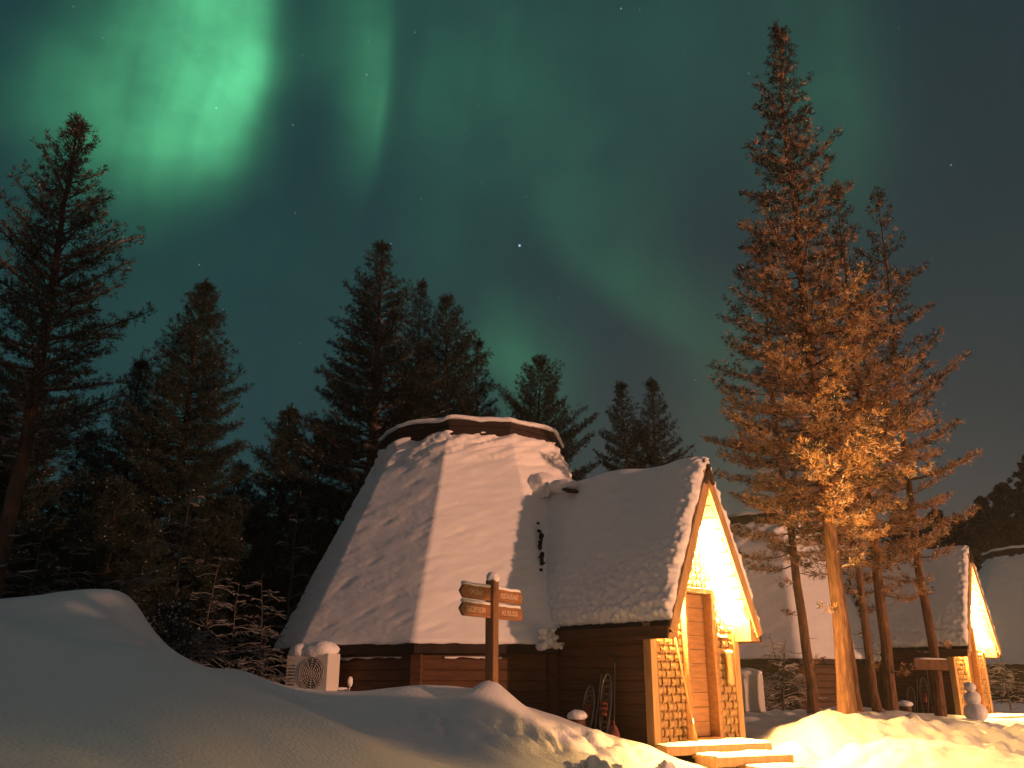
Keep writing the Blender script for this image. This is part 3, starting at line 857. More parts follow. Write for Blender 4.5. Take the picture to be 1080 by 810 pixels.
def make_tree(name, label, cat, group, x, y, H, rad, env, nb, seed, crown0=.2, droop=.25, lift=.5, needle=M_needle_d, bark=M_darkbark,
              frost=M_frost, frost_amt=.25, lean=(0, 0), limb_frost=0.0, needle_len=.085, needle_w=.0062, dens=1.35, bare=0, z=None, ragged=.42, tri=13, bare_top=None):
    """a conifer: tapered trunk with limbs (one mesh) and a crown of needle tufts with frost (one mesh)"""
    rng = np.random.default_rng(seed); pr = random.Random(seed)
    z0 = gz(x, y) - .15 if z is None else z
    root = thing(name, label, cat, (x, y, z0), 0, group)
    tm = MB()
    N = 16
    wob = np.cumsum(rng.normal(size=(N + 1, 2)) * H * .0022, 0)
    def axis(t):
        i = min(int(t * N), N - 1); f = t * N - i
        w = wob[i] * (1 - f) + wob[i + 1] * f
        return np.array([w[0] + lean[0] * t * H, w[1] + lean[1] * t * H, t * H])
    def trad(t): return max(.008, rad * (1 - t) ** .8 * (1 + .22 * math.exp(-t * H / .2)))
    tm.tube([axis(i / N) for i in range(N + 1)], [trad(i / N) for i in range(N + 1)], 10)
    P = []; Dd = []; Up = []   # tuft position and direction
    FV = []                    # limb frost strips
    for b in range(nb + bare):
        if b < nb:
            u = (b + pr.random()) / nb
            t = crown0 + (1 - crown0) * u ** 1.03
            t = min(t, 1 - .25 / H)
            tr = (t - crown0) / (1 - crown0); L = env(tr) * (1 - .45 * max(0, (tr - .68) / .32)) * pr.uniform(1 - ragged, 1 + ragged * .55)
        else:
            t = pr.uniform(crown0 * .35, crown0 * 1.15); L = env(0) * pr.uniform(.25, .9)
        L = max(L, .07)
        az = b * 2.39996 + pr.uniform(-.5, .5)
        el0 = lerp(-droop, lift, t ** 1.4) + pr.uniform(-.15, .15)
        d0 = np.array([math.cos(az), math.sin(az), 0.0])
        p0 = axis(t)
        K = 5; pts = []
        curl = pr.uniform(.05, .28) * (1 - .4 * t)
        side = pr.uniform(-.18, .18)
        dn = np.array([-d0[1], d0[0], 0])
        for k in range(K + 1):
            s = k / K
            pts.append(p0 + d0 * L * s + dn * L * side * s * s + np.array([0, 0, L * (math.tan(el0) * s - droop * .25 * math.sin(s * math.pi) + curl * s * s)]))
        r0 = max(.006, min(trad(t) * .42, .006 + .011 * L))
        tm.tube(pts, [r0 * (1 - .75 * k / K) for k in range(K + 1)], 4, cap=False)
        if limb_frost > 0:
            for k in range(K):
                if pr.random() < limb_frost:
                    w = r0 * (1 - .7 * k / K) * pr.uniform(.8, 1.7) + .004
                    a, c_ = pts[k] + [0, 0, r0 * .9], pts[k + 1] + [0, 0, r0 * .7]
                    FV.append([a - dn * w, c_ - dn * w, c_ + [0, 0, w * 1.2]]); FV.append([a - dn * w, c_ + [0, 0, w * 1.2], a + [0, 0, w * 1.2]])
                    FV.append([a + dn * w, a + [0, 0, w * 1.2], c_ + [0, 0, w * 1.2]]); FV.append([a + dn * w, c_ + [0, 0, w * 1.2], c_ + dn * w])
        if b >= nb: 
            if pr.random() < .5: continue
        # side twigs
        nt_ = max(3, int(L / .11 * dens))
        for k in range(nt_):
            s = lerp(.22 if b < nb else .7, 1.0, (k + pr.random()) / nt_)
            i = min(int(s * K), K - 1); f = s * K - i
            base = pts[i] * (1 - f) + pts[i + 1] * f
            fw = pts[min(i + 1, K)] - pts[i]; fw = fw / (np.linalg.norm(fw) + 1e-9)
            sg = 1 if k % 2 else -1
            lt = min(.12 + .30 * L * (1 - s) ** .7, .05 + .55 * L) * pr.uniform(.6, 1.1)
            td = fw * .75 + dn * sg * pr.uniform(.3, .95) + np.array([0, 0, pr.uniform(-.10, .42)])
            td = td / np.linalg.norm(td)
            m = max(1, int(lt / .065))
            for j in range(m + 1):
                P.append(base + td * lt * (j / max(m, 1)) * 1.0); Dd.append(td)
        P.append(pts[-1]); Dd.append(fw)
    for k in range(16):    # leader
        t = lerp(1 - .5 / H, 1.0, k / 15); P.append(axis(t)); Dd.append(np.array([pr.uniform(-.25, .25), pr.uniform(-.25, .25), 1.4]))
    P = np.array(P); Dd = np.array(Dd)
    P = P + rng.normal(size=P.shape) * .025
    n = len(P); T = tri
    rd = rand_dirs(rng, n * T)
    dirs = np.repeat(Dd, T, 0) * .9 + rd * .85 + np.array([0, 0, .10]); dirs /= np.linalg.norm(dirs, axis=1)[:, None]
    sidev = np.cross(dirs, rand_dirs(rng, n * T)); sidev /= np.linalg.norm(sidev, axis=1)[:, None] + 1e-9
    base = np.repeat(P, T, 0) + rng.normal(size=(n * T, 3)) * .018
    ln = needle_len * rng.uniform(.6, 1.25, (n * T, 1)); wd = needle_w * rng.uniform(.6, 1.3, (n * T, 1))
    tip = base + dirs * ln; mid_ = base + dirs * ln * .45
    V = np.stack([base, mid_ + sidev * wd, tip, mid_ - sidev * wd], 1)
    # frost lying on the tufts
    kf = np.concatenate([np.nonzero(rng.random(n) < frost_amt)[0], np.nonzero(rng.random(n) < frost_amt - 1)[0]])
    fp = P[kf] + np.array([0, 0, .028]) + rng.normal(size=(len(kf), 3)) * .02; m = len(fp)
    fd = Dd[kf] * [1, 1, .4] + rng.normal(size=(m, 3)) * .25; fd /= np.linalg.norm(fd, axis=1)[:, None]
    fs = np.cross(fd, [0, 0, 1.0]); fs /= np.linalg.norm(fs, axis=1)[:, None] + 1e-9
    fl = rng.uniform(.014, .034, (m, 1)); fw_ = rng.uniform(.005, .011, (m, 1))
    FQ1 = np.stack([fp - fd * fl, fp + fs * fw_ - [0, 0, .012], fp + fd * fl, fp + [0, 0, .022]], 1)
    FQ2 = np.stack([fp - fd * fl, fp + [0, 0, .022], fp + fd * fl, fp - fs * fw_ - [0, 0, .012]], 1)
    V = np.concatenate([V, FQ1, FQ2]); mi = np.r_[np.zeros(n * T, int), np.ones(2 * m, int)]
    if bare_top:     # fading lamplight put in colour: dark needles replace bright ones towards the top
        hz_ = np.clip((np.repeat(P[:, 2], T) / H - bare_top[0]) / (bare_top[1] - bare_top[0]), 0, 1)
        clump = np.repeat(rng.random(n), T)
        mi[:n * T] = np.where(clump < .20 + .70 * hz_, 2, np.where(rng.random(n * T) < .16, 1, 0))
    if FV:
        FVa = np.array(FV); FVa = np.concatenate([FVa, FVa[:, 2:3]], 1)   # as triangles below
    vv = V.reshape(-1, 3); ff = np.arange(len(vv)).reshape(-1, 4)
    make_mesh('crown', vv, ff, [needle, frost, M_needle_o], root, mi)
    mats = [bark, frost]
    if FV:
        A = np.array(FV); nv = len(tm.v)
        for q in A: tm.add([tuple(p) for p in q], [(0, 1, 2)], 1)
    tm.build('trunk', mats, root, smooth=False)
    return root

def env_pts(pts):
    xs = [p[0] for p in pts]; ys = [p[1] for p in pts]
    return lambda t: float(np.interp(t, xs, ys))

def place(u, v, Y, base=None):
    """x, height of a tree whose top is seen at (u, v) and that stands Y away; base = pixel column of its foot"""
    a, b = ray(u, v)
    x = a * Y
    return x, b * Y

PINES_R = 'lamplit pines beside the porch'
FOREST_L = 'dark snowy trees left of the nearest cabin'
FOREST_B = 'trees rising behind the nearest cabin'

def tree_at(name, label, cat, group, top, Y, foot=None, **kw):
    xt, zt = place(top[0], top[1], Y)
    if foot: xb = ray(foot[0], foot[1])[0] * Y
    else: xb = xt
    zg = gz(xb, Y) - .15
    H = zt - zg
    kw.setdefault('lean', ((xt - xb) / H, 0))
    return make_tree(name, label, cat, group, xb, Y, H, z=zg, **kw)

spruce_env = lambda w: env_pts([(0, w * .9), (.15, w), (.4, w * .78), (.7, w * .42), (.9, w * .18), (1, .05)])
pine_env = lambda w: env_pts([(0, w * .7), (.15, w), (.45, w * .85), (.7, w * .6), (.88, w * .33), (1, .06)])

# right-hand group, lit by the lamps
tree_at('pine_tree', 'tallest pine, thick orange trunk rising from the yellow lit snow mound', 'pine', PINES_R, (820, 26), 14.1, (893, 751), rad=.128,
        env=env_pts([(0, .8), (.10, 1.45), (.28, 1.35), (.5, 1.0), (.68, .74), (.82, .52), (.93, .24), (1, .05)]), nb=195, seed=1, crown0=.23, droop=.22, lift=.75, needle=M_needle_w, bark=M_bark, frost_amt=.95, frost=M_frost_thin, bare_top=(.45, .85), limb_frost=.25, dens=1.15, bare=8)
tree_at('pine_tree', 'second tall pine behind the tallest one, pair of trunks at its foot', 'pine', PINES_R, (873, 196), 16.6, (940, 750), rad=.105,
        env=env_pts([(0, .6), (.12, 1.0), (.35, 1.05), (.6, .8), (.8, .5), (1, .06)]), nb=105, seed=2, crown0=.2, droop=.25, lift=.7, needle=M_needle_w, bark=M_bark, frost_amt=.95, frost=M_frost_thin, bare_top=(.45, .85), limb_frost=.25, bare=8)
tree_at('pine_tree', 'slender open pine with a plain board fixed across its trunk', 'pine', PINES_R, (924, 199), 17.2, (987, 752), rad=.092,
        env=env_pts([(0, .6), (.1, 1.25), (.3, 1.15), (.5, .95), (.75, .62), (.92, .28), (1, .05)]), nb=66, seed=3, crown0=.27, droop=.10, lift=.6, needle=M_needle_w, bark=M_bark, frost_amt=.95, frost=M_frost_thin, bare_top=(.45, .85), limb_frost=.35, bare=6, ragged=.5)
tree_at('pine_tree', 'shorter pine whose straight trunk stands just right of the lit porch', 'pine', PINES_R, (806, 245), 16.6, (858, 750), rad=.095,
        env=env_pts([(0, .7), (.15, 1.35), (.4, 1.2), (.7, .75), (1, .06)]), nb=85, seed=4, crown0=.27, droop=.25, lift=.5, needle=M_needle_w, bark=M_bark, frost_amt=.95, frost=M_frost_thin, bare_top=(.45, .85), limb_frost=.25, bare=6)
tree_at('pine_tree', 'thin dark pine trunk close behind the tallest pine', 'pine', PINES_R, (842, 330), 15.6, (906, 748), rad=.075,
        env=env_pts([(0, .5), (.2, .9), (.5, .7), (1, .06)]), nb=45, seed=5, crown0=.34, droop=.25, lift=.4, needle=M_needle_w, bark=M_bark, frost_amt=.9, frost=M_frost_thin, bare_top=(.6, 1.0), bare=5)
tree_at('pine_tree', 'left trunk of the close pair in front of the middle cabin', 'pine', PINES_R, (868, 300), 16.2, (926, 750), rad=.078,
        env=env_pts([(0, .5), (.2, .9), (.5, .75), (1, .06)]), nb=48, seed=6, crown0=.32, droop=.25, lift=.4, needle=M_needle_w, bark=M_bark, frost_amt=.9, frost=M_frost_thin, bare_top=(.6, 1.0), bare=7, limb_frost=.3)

# behind the nearest cabin
kwb = dict(needle=M_needle_d, frost_amt=.10, frost=M_frost_grey)
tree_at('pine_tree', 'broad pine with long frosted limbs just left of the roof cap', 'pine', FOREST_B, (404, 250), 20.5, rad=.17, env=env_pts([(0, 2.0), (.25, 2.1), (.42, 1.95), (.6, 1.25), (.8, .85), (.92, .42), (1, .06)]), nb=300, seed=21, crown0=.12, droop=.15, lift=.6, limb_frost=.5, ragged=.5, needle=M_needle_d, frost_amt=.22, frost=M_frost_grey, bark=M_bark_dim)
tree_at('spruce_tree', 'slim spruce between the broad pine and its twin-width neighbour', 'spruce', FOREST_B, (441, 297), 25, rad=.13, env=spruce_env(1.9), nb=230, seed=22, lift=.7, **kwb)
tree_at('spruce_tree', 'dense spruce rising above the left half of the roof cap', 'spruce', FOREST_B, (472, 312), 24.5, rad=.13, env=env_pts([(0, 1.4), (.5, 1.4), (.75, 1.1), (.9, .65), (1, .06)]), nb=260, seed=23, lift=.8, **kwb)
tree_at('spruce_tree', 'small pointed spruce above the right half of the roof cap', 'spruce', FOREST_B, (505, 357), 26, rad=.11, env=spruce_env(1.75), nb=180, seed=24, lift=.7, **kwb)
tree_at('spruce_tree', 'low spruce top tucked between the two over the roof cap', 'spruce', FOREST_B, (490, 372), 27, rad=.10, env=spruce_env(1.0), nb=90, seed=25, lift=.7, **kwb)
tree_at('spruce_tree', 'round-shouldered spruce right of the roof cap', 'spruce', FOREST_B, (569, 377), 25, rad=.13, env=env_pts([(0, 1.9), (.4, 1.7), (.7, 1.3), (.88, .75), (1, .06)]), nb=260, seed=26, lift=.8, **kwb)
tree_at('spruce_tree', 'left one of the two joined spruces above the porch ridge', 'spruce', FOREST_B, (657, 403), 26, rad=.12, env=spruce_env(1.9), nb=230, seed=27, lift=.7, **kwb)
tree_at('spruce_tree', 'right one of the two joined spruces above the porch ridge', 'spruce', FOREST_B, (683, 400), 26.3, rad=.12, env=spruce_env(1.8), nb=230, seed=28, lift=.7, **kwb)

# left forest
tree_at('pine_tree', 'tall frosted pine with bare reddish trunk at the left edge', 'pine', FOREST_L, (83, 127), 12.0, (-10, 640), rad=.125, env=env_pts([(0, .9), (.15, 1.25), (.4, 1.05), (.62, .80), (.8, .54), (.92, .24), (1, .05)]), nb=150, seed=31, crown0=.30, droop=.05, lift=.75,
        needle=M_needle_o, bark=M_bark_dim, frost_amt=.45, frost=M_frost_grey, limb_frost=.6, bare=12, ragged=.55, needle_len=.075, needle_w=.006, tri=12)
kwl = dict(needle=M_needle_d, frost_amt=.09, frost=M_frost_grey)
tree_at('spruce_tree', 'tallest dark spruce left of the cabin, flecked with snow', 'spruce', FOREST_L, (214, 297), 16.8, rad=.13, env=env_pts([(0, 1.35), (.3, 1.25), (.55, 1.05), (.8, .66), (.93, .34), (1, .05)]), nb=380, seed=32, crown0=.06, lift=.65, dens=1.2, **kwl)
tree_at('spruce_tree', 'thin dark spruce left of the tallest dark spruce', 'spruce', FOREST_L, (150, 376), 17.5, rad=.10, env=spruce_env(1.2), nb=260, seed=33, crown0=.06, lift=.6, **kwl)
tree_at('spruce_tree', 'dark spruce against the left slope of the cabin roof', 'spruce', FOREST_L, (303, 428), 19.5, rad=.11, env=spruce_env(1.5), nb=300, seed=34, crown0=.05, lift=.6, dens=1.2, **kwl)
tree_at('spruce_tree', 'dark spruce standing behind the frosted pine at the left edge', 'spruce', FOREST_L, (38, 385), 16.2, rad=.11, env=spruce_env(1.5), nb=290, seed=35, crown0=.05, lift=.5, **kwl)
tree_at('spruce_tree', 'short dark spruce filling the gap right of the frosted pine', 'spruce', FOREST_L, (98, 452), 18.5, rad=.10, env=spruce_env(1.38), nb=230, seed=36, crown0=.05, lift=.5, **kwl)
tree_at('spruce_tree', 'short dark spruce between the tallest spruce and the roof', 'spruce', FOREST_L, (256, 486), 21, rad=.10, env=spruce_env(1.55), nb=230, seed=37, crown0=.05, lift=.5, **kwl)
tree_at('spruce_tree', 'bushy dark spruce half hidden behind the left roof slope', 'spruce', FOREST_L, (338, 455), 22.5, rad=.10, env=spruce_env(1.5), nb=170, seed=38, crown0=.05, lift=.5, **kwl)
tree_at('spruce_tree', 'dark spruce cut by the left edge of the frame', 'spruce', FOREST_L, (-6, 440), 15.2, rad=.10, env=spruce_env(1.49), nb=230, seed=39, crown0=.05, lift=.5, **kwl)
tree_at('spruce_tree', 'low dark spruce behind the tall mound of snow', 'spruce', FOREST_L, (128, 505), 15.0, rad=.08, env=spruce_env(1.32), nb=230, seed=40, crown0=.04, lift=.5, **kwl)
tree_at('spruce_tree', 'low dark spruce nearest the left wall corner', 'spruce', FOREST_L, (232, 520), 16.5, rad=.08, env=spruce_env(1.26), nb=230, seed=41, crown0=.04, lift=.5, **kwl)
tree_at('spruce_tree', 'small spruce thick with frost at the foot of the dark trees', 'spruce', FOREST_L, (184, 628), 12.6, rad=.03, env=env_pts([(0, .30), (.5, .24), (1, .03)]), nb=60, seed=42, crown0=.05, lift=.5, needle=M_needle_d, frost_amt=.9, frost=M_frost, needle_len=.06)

# far right
FAR_R = 'distant dark trees behind the far cabins'
for i, (u, v, Y, w, lb) in enumerate(((1056, 512, 44, 2.6, 'distant dark tree above the far cabin roof'), (1082, 482, 46, 2.6, 'distant dark tree cut by the right edge of the frame'),
                                      (1034, 528, 45, 2.3, 'distant dark tree just right of the middle porch peak'), (985, 540, 46, 2.6, 'distant dark tree seen behind the slender pine'),
                                      (948, 545, 47, 2.4, 'distant dark tree behind the middle cabin ridge'), (1010, 548, 48, 2.2, 'distant low dark tree left of the middle porch peak'))):
    tree_at('spruce_tree', lb, 'spruce', FAR_R, (u, v), Y, rad=.16, env=env_pts([(0, w), (.5, w * .75), (.85, w * .4), (1, .1)]), nb=150, seed=60 + i, crown0=.05, lift=.6, needle=M_needle_d, frost_amt=.05, frost=M_frost_thin, needle_len=.22, needle_w=.05, dens=.5)

# unseen trees added to keep the low light off the left forest
for i, (x, y, H, lb) in enumerate(((8.2, 3.15, 6.5, 'unseen spruce added for shade on the bank beside the viewer, nearest the road'), (8.9, 1.2, 7.5, 'tallest unseen spruce added for shade on the bank beside the viewer'), (9.6, -.8, 7.0, 'unseen spruce added for shade on the bank behind the viewer'))):
    make_tree('spruce_tree', lb, 'spruce', 'unseen spruces added for shade beside the viewer', x, y, H, .12, env_pts([(0, 1.25), (.4, 1.0), (1, .06)]), 130, 90 + i, crown0=.05, dens=1.3, needle_len=.2, needle_w=.05, tri=4)

# frosted saplings and shrubs
def sapling(name, label, cat, group, x, y, H, spread, seed, nstem=1, twig=M_twig, frost=M_frost_dim, nbr=16, leafy=0.0):
    rng = random.Random(seed)
    z0 = gz(x, y) - .05
    root = thing(name, label, cat, (x, y, z0), 0, group)
    st = MB(); fr = MB()
    def snow_on(pts, r):
        for a, b in zip(pts[:-1], pts[1:]):
            if rng.random() < .8:
                w = r * rng.uniform(.6, 1.4) + .002
                d = (b - a); sd_ = d.cross(Vector((0, 0, 1)))
                if sd_.length < 1e-6: continue
                sd_ = sd_.normalized() * w; up = Vector((0, 0, w * 1.6))
                fr.add([a - sd_, b - sd_, b + up, a + up, a + sd_, b + sd_], [(0, 1, 2, 3), (3, 2, 5, 4)])
    for s in range(nstem):
        a0 = rng.uniform(0, 6.28); ln_ = rng.uniform(.02, .18) if nstem > 1 else rng.uniform(0, .10)
        h = H * rng.uniform(.7, 1.0)
        pts = [Vector((math.cos(a0) * ln_ * h * t * t + rng.uniform(-.02, .02) * h * .3, math.sin(a0) * ln_ * h * t * t + rng.uniform(-.02, .02) * h * .3, h * t)) for t in [i / 7 for i in range(8)]]
        r0 = .010 + .006 * H
        st.tube(pts, [r0 * (1 - .85 * i / 7) for i in range(8)], 5)
        for b in range(nbr):
            t = rng.uniform(.15, .97); i = min(int(t * 7), 6); f = t * 7 - i
            p = pts[i].lerp(pts[i + 1], f); a = rng.uniform(0, 6.28); L = spread * (1.15 - t) * rng.uniform(.5, 1.1) + .1
            el = rng.uniform(.1, .7)
            bp = [p + Vector((math.cos(a) * L * s_ * math.cos(el), math.sin(a) * L * s_ * math.cos(el), L * (math.sin(el) * s_ - .5 * s_ * s_))) for s_ in (0, .33, .66, 1)]
            st.tube(bp, [.006, .005, .004, .0025], 4, cap=False); snow_on(bp, .005)
            for k in range(5):
                s_ = rng.uniform(.25, 1); q = bp[min(int(s_ * 3), 2)].lerp(bp[min(int(s_ * 3), 2) + 1], s_ * 3 - min(int(s_ * 3), 2))
                a2 = a + rng.choice((-1, 1)) * rng.uniform(.3, 1.0); l2 = L * rng.uniform(.2, .45)
                tp = [q, q + Vector((math.cos(a2) * l2 * .5, math.sin(a2) * l2 * .5, l2 * rng.uniform(-.05, .22))), q + Vector((math.cos(a2) * l2, math.sin(a2) * l2, l2 * rng.uniform(-.25, .25)))]
                st.tube(tp, [.0035, .003, .002], 3, cap=False); snow_on(tp, .0035)
    st.add(fr.v, fr.f, 1)
    st.build('branches', [twig, frost], root)
    return root

SAP = 'bare frosted saplings in the dark thicket'
for i, (u, Y, H, sp, lb) in enumerate((
        (20, 12.6, 2.2, .9, 'bare frosted sapling under the big pine at the left edge'),
        (62, 12.8, 1.7, .8, 'bare frosted sapling behind the left half of the tall mound'),
        (125, 12.9, 2.5, .9, 'bare frosted sapling with pale forked stem behind the mound top'),
        (176, 13.1, 3.3, 1.0, 'tallest bare frosted sapling in front of the darkest spruce'),
        (212, 13.4, 2.2, .9, 'bare frosted sapling right of the small frosty spruce'),
        (243, 13.9, 1.9, .8, 'bare frosted sapling midway between mound and cabin wall'),
        (275, 14.9, 2.9, .9, 'bare frosted sapling against the left roof edge'),
        (300, 16.2, 4.0, 1.1, 'tall bare frosted sapling behind the left roof slope'))):
    x = ray(u, 690)[0] * Y
    sapling('sapling', lb, 'sapling', SAP, x, Y, H * .9, sp * .85, 100 + i, 1, nbr=22)
sapling('low_bush', 'low frosted bush spilling over the right end of the tall mound', 'bush', 'frosted bushes', ray(196, 700)[0] * 12.6, 12.6, .75, .8, 131, 5, nbr=9)
sapling('low_bush', 'frosted bush hugging the cabin corner beside the heat pump', 'bush', 'frosted bushes', ray(276, 700)[0] * 13.6, 13.6, 1.1, .6, 132, 5, nbr=9)
sapling('low_bush', 'twiggy frosted bush between the lit porch and the pine trunks', 'bush', 'frosted bushes', ray(826, 740)[0] * 19.0, 19.0, 1.75, .75, 133, 5, frost=M_frost_thin, nbr=14)
sapling('low_bush', 'twiggy frosted bush right of the middle cabin porch', 'bush', 'frosted bushes', ray(1066, 745)[0] * 25.0, 25.0, 1.6, .9, 134, 5, frost=M_frost_thin, nbr=12)
sapling('low_bush', 'twiggy bush close behind the right corner of the lit porch', 'bush', 'frosted bushes', ray(802, 740)[0] * 19.6, 19.6, 1.1, .6, 135, 5, frost=M_frost_thin, nbr=12)

# ------------------------------------------------------------------ steps in front of the porch
def steps(label, cab, seed):
    if cab == 0:
        d = Vector((math.cos(R(30)), math.sin(R(30)), 0)); zf = FLOOR
        A = [(at(703, 785, 12.2), at(814, 781, 12.95)), (at(756, 794, 11.95), at(837, 793, 12.45)), (at(804, 806, 11.75), at(849, 805, 12.0))]
        zs = [-.835, -.945, -1.055]
    else:
        o = cab_pt(FT + .4, -.5, 0, 1); d = Vector((math.cos(R(30)), math.sin(R(30)), 0)); zf = FLOOR
        A = [(tuple(o), tuple(o + d * 1.9)), (tuple(o + Vector((.9, -.40, 0))), tuple(o + Vector((.9, -.40, 0)) + d * 1.4))]
        zs = [-.85, -.96]
    back = Vector((-d.y, d.x, 0))
    root = thing('porch_steps', label, 'steps', (A[0][0][0], A[0][0][1], -1.1), 0, 'snowy wooden porch steps')
    org = Vector(root.location)
    for i, ((p, q), z) in enumerate(zip(A, zs)):
        p = Vector((p[0], p[1], 0)); q = Vector((q[0], q[1], 0)); dd = (q - p).normalized(); bk = Vector((-dd.y, dd.x, 0))
        depth = .95 if i == 0 else .5
        mb = MB()
        mb.bar(p + bk * .02 + Vector((0, 0, z - .055)), q + bk * .02 + Vector((0, 0, z - .055)), .04, .11, bev=.006)
        mb.bar(p + bk * (depth / 2 + .041) + Vector((0, 0, z - .02)), q + bk * (depth / 2 + .041) + Vector((0, 0, z - .02)), depth, .04, bev=.004)
        mb.bar(p + dd * .03 + bk * .045 + Vector((0, 0, z - .09)), p + dd * .03 + bk * (depth) + Vector((0, 0, z - .09)), .03, .10)
        mb.bar(q - dd * .03 + bk * .045 + Vector((0, 0, z - .09)), q - dd * .03 + bk * (depth) + Vector((0, 0, z - .09)), .03, .10)
        mb.v = [tuple(Vector(v) - org) for v in mb.v]
        st = mb.build('step', M_pale, root)
        # trodden snow on the tread
        L = (q - p).length; nu, nv_ = int(L / .03), int(depth / .03)
        U, Vv = np.meshgrid(np.linspace(.01, L - .01, nu), np.linspace(.0, depth, nv_))
        px = p.x + dd.x * U + bk.x * Vv - org.x; py = p.y + dd.y * U + bk.y * Vv - org.y
        ed = np.minimum(np.minimum(U, L - U), Vv) ; ed = np.clip(ed / .05, 0, 1)
        pz = z + .003 + ed ** .6 * (.030 + .016 * fbm(px * 5, py * 5, seed + i, 3)) - org.z
        I = np.arange(nu * nv_).reshape(nv_, nu)
        make_mesh('tread_snow', np.stack([px, py, pz], -1).reshape(-1, 3), np.stack([I[:-1, :-1], I[:-1, 1:], I[1:, 1:], I[1:, :-1]], -1).reshape(-1, 4), M_snow, st, smooth=True)
    return root
steps('snowy wooden steps below the nearest cabin door', 0, 5)
steps('snowy wooden steps of the middle cabin at the right edge', 1, 9)

# ------------------------------------------------------------------ signpost
SX, SY, SZ = at(518.5, 716, 10.5)
sa = R(60)
sp = thing('signpost', 'wooden signpost with four pointed boards standing on a small snow mound', 'signpost', (SX, SY, SZ - .35), sa)
H0 = at(518, 612, 10.5)[2] - (SZ - .35)
mb = MB(); mb.box((0, 0, H0 / 2), (.115, .115, H0), bev=.008); mb.build('post', M_post, sp)
mb = MB(); mb.lump((.01, 0, H0 + .025), (.075, .07, .065), 4, 1, .35, 18, tight=2.2); mb.build('post_snow', M_snow, sp, smooth=True)
BT = -.0
for (sx, zc, txt) in ((-1, H0 - .165, 'SAUNA'), (-1, H0 - .355, 'RECEPTION'), (1, H0 - .165, 'RESTAURANT'), (1, H0 - .355, 'ALL IGLOOS')):
    L = .62; h = .145; fy = -.075
    mb = MB()
    tip = .07
    x0, x1 = .06 * sx, (.06 + L) * sx
    outline = [(x0, -h / 2), (x1 - tip * sx, -h / 2), (x1, 0), (x1 - tip * sx, h / 2), (x0, h / 2)]
    if sx > 0: outline = [(x0, -h / 2), (x1 - .03, -h / 2), (x1, -h / 4), (x1, h / 4), (x1 - .03, h / 2), (x0, h / 2)]
    n = len(outline)
    v = [(x, y, zc + z) for y in (-.017, .017) for x, z in outline]
    f = [tuple(range(n)) if sx > 0 else tuple(range(n))[::-1], tuple(range(n, 2 * n))[::-1] if sx > 0 else tuple(range(n, 2 * n))] + [((i + 1) % n, i, n + i, n + (i + 1) % n) for i in range(n)]
    mb.add(v, f)
    bd = mb.build('board', M_sign, sp)
    sm = MB()
    pts = [Vector((lerp(x0 * 1.1, x1 - tip * sx * .7, i / 9), 0, zc + h / 2 + .006 + .010 * random.Random(i + zc * 9).random())) for i in range(10)]
    sm.tube(pts, [.022] * 10, 8); sm.build('board_snow', M_snow, bd, smooth=True)
    cu = bpy.data.curves.new('lettering', 'FONT'); cu.body = txt; cu.align_x = 'CENTER'; cu.align_y = 'CENTER'
    cu.size = .085; cu.extrude = .002
    cu.materials.append(M_letter)
    tmp = bpy.data.objects.new('lettering', cu); C.objects.link(tmp)
    bpy.context.view_layer.update()
    lme = bpy.data.meshes.new_from_object(tmp.evaluated_get(bpy.context.evaluated_depsgraph_get()))
    bpy.data.objects.remove(tmp)
    to = bpy.data.objects.new('lettering', lme); C.objects.link(to); to.parent = bd
    to.location = ((x0 + x1) / 2, -.0185, zc); to.rotation_euler = (R(90), 0, 0)
    wid = len(txt) * .058
    to.scale = (min(1, .46 / wid), 1, 1)

# ------------------------------------------------------------------ heat pump and fittings by the left wall
def heat_pump(label, p, rz, group=None):
    root = thing('heat_pump', label, 'heat pump', p, rz, group)
    w, d, h = .76, .30, .56
    mb = MB(); mb.box((0, 0, h / 2 + .02), (d, w, h), bev=.012)
    mb.build('case', M_case, root)
    gm = MB()
    cy = .10
    for r in (.05, .085, .12, .155, .19, .215):
        pts = [(d / 2 + .012, cy + r * math.cos(2 * math.pi * k / 28), h / 2 + .02 + r * math.sin(2 * math.pi * k / 28)) for k in range(29)]
        gm.tube(pts, .0045, 4, cap=False)
    for k in range(12):
        a = 2 * math.pi * k / 12
        gm.bar((d / 2 + .012, cy, h / 2 + .02), (d / 2 + .012, cy + .215 * math.cos(a), h / 2 + .02 + .215 * math.sin(a)), .005, .005, (1, 0, 0))
    gm.build('fan_grille', M_case, root)
    dm = MB()
    dm.add([(d / 2 + .003, cy + .225 * math.cos(2 * math.pi * k / 32), h / 2 + .02 + .225 * math.sin(2 * math.pi * k / 32)) for k in range(32)], [tuple(range(32))])
    dm.build('fan_opening', M_grille, root)
    vm = MB()
    for k in range(7): vm.box((d / 2 + .004, -.27, .14 + k * .045), (.008, .12, .016))
    vm.build('vent_slots', M_grille, root)
    lm = MB()
    for sy in (-1, 1): lm.box((0, sy * .25, -.18), (.26, .05, .40))
    lm.box((0, 0, -.05), (.05, .46, .04))
    lm.build('stand', M_metal, root)
    sm = MB(); sm.lump((0, .13, h + .06), (.19, .27, .14), 4, 1, .22, 22); sm.lump((0, -.20, h + .05), (.18, .22, .12), 9, 1, .2, 22)
    sm.build('snow_cap', M_snow, root, smooth=True)
    return root
pn = R(-119)
hx, hy, hz = at(328, 735, 13.95)
heat_pump('white heat pump with round fan grille and snow on top, by the left wall', (hx, hy, hz + .03), pn + R(4))
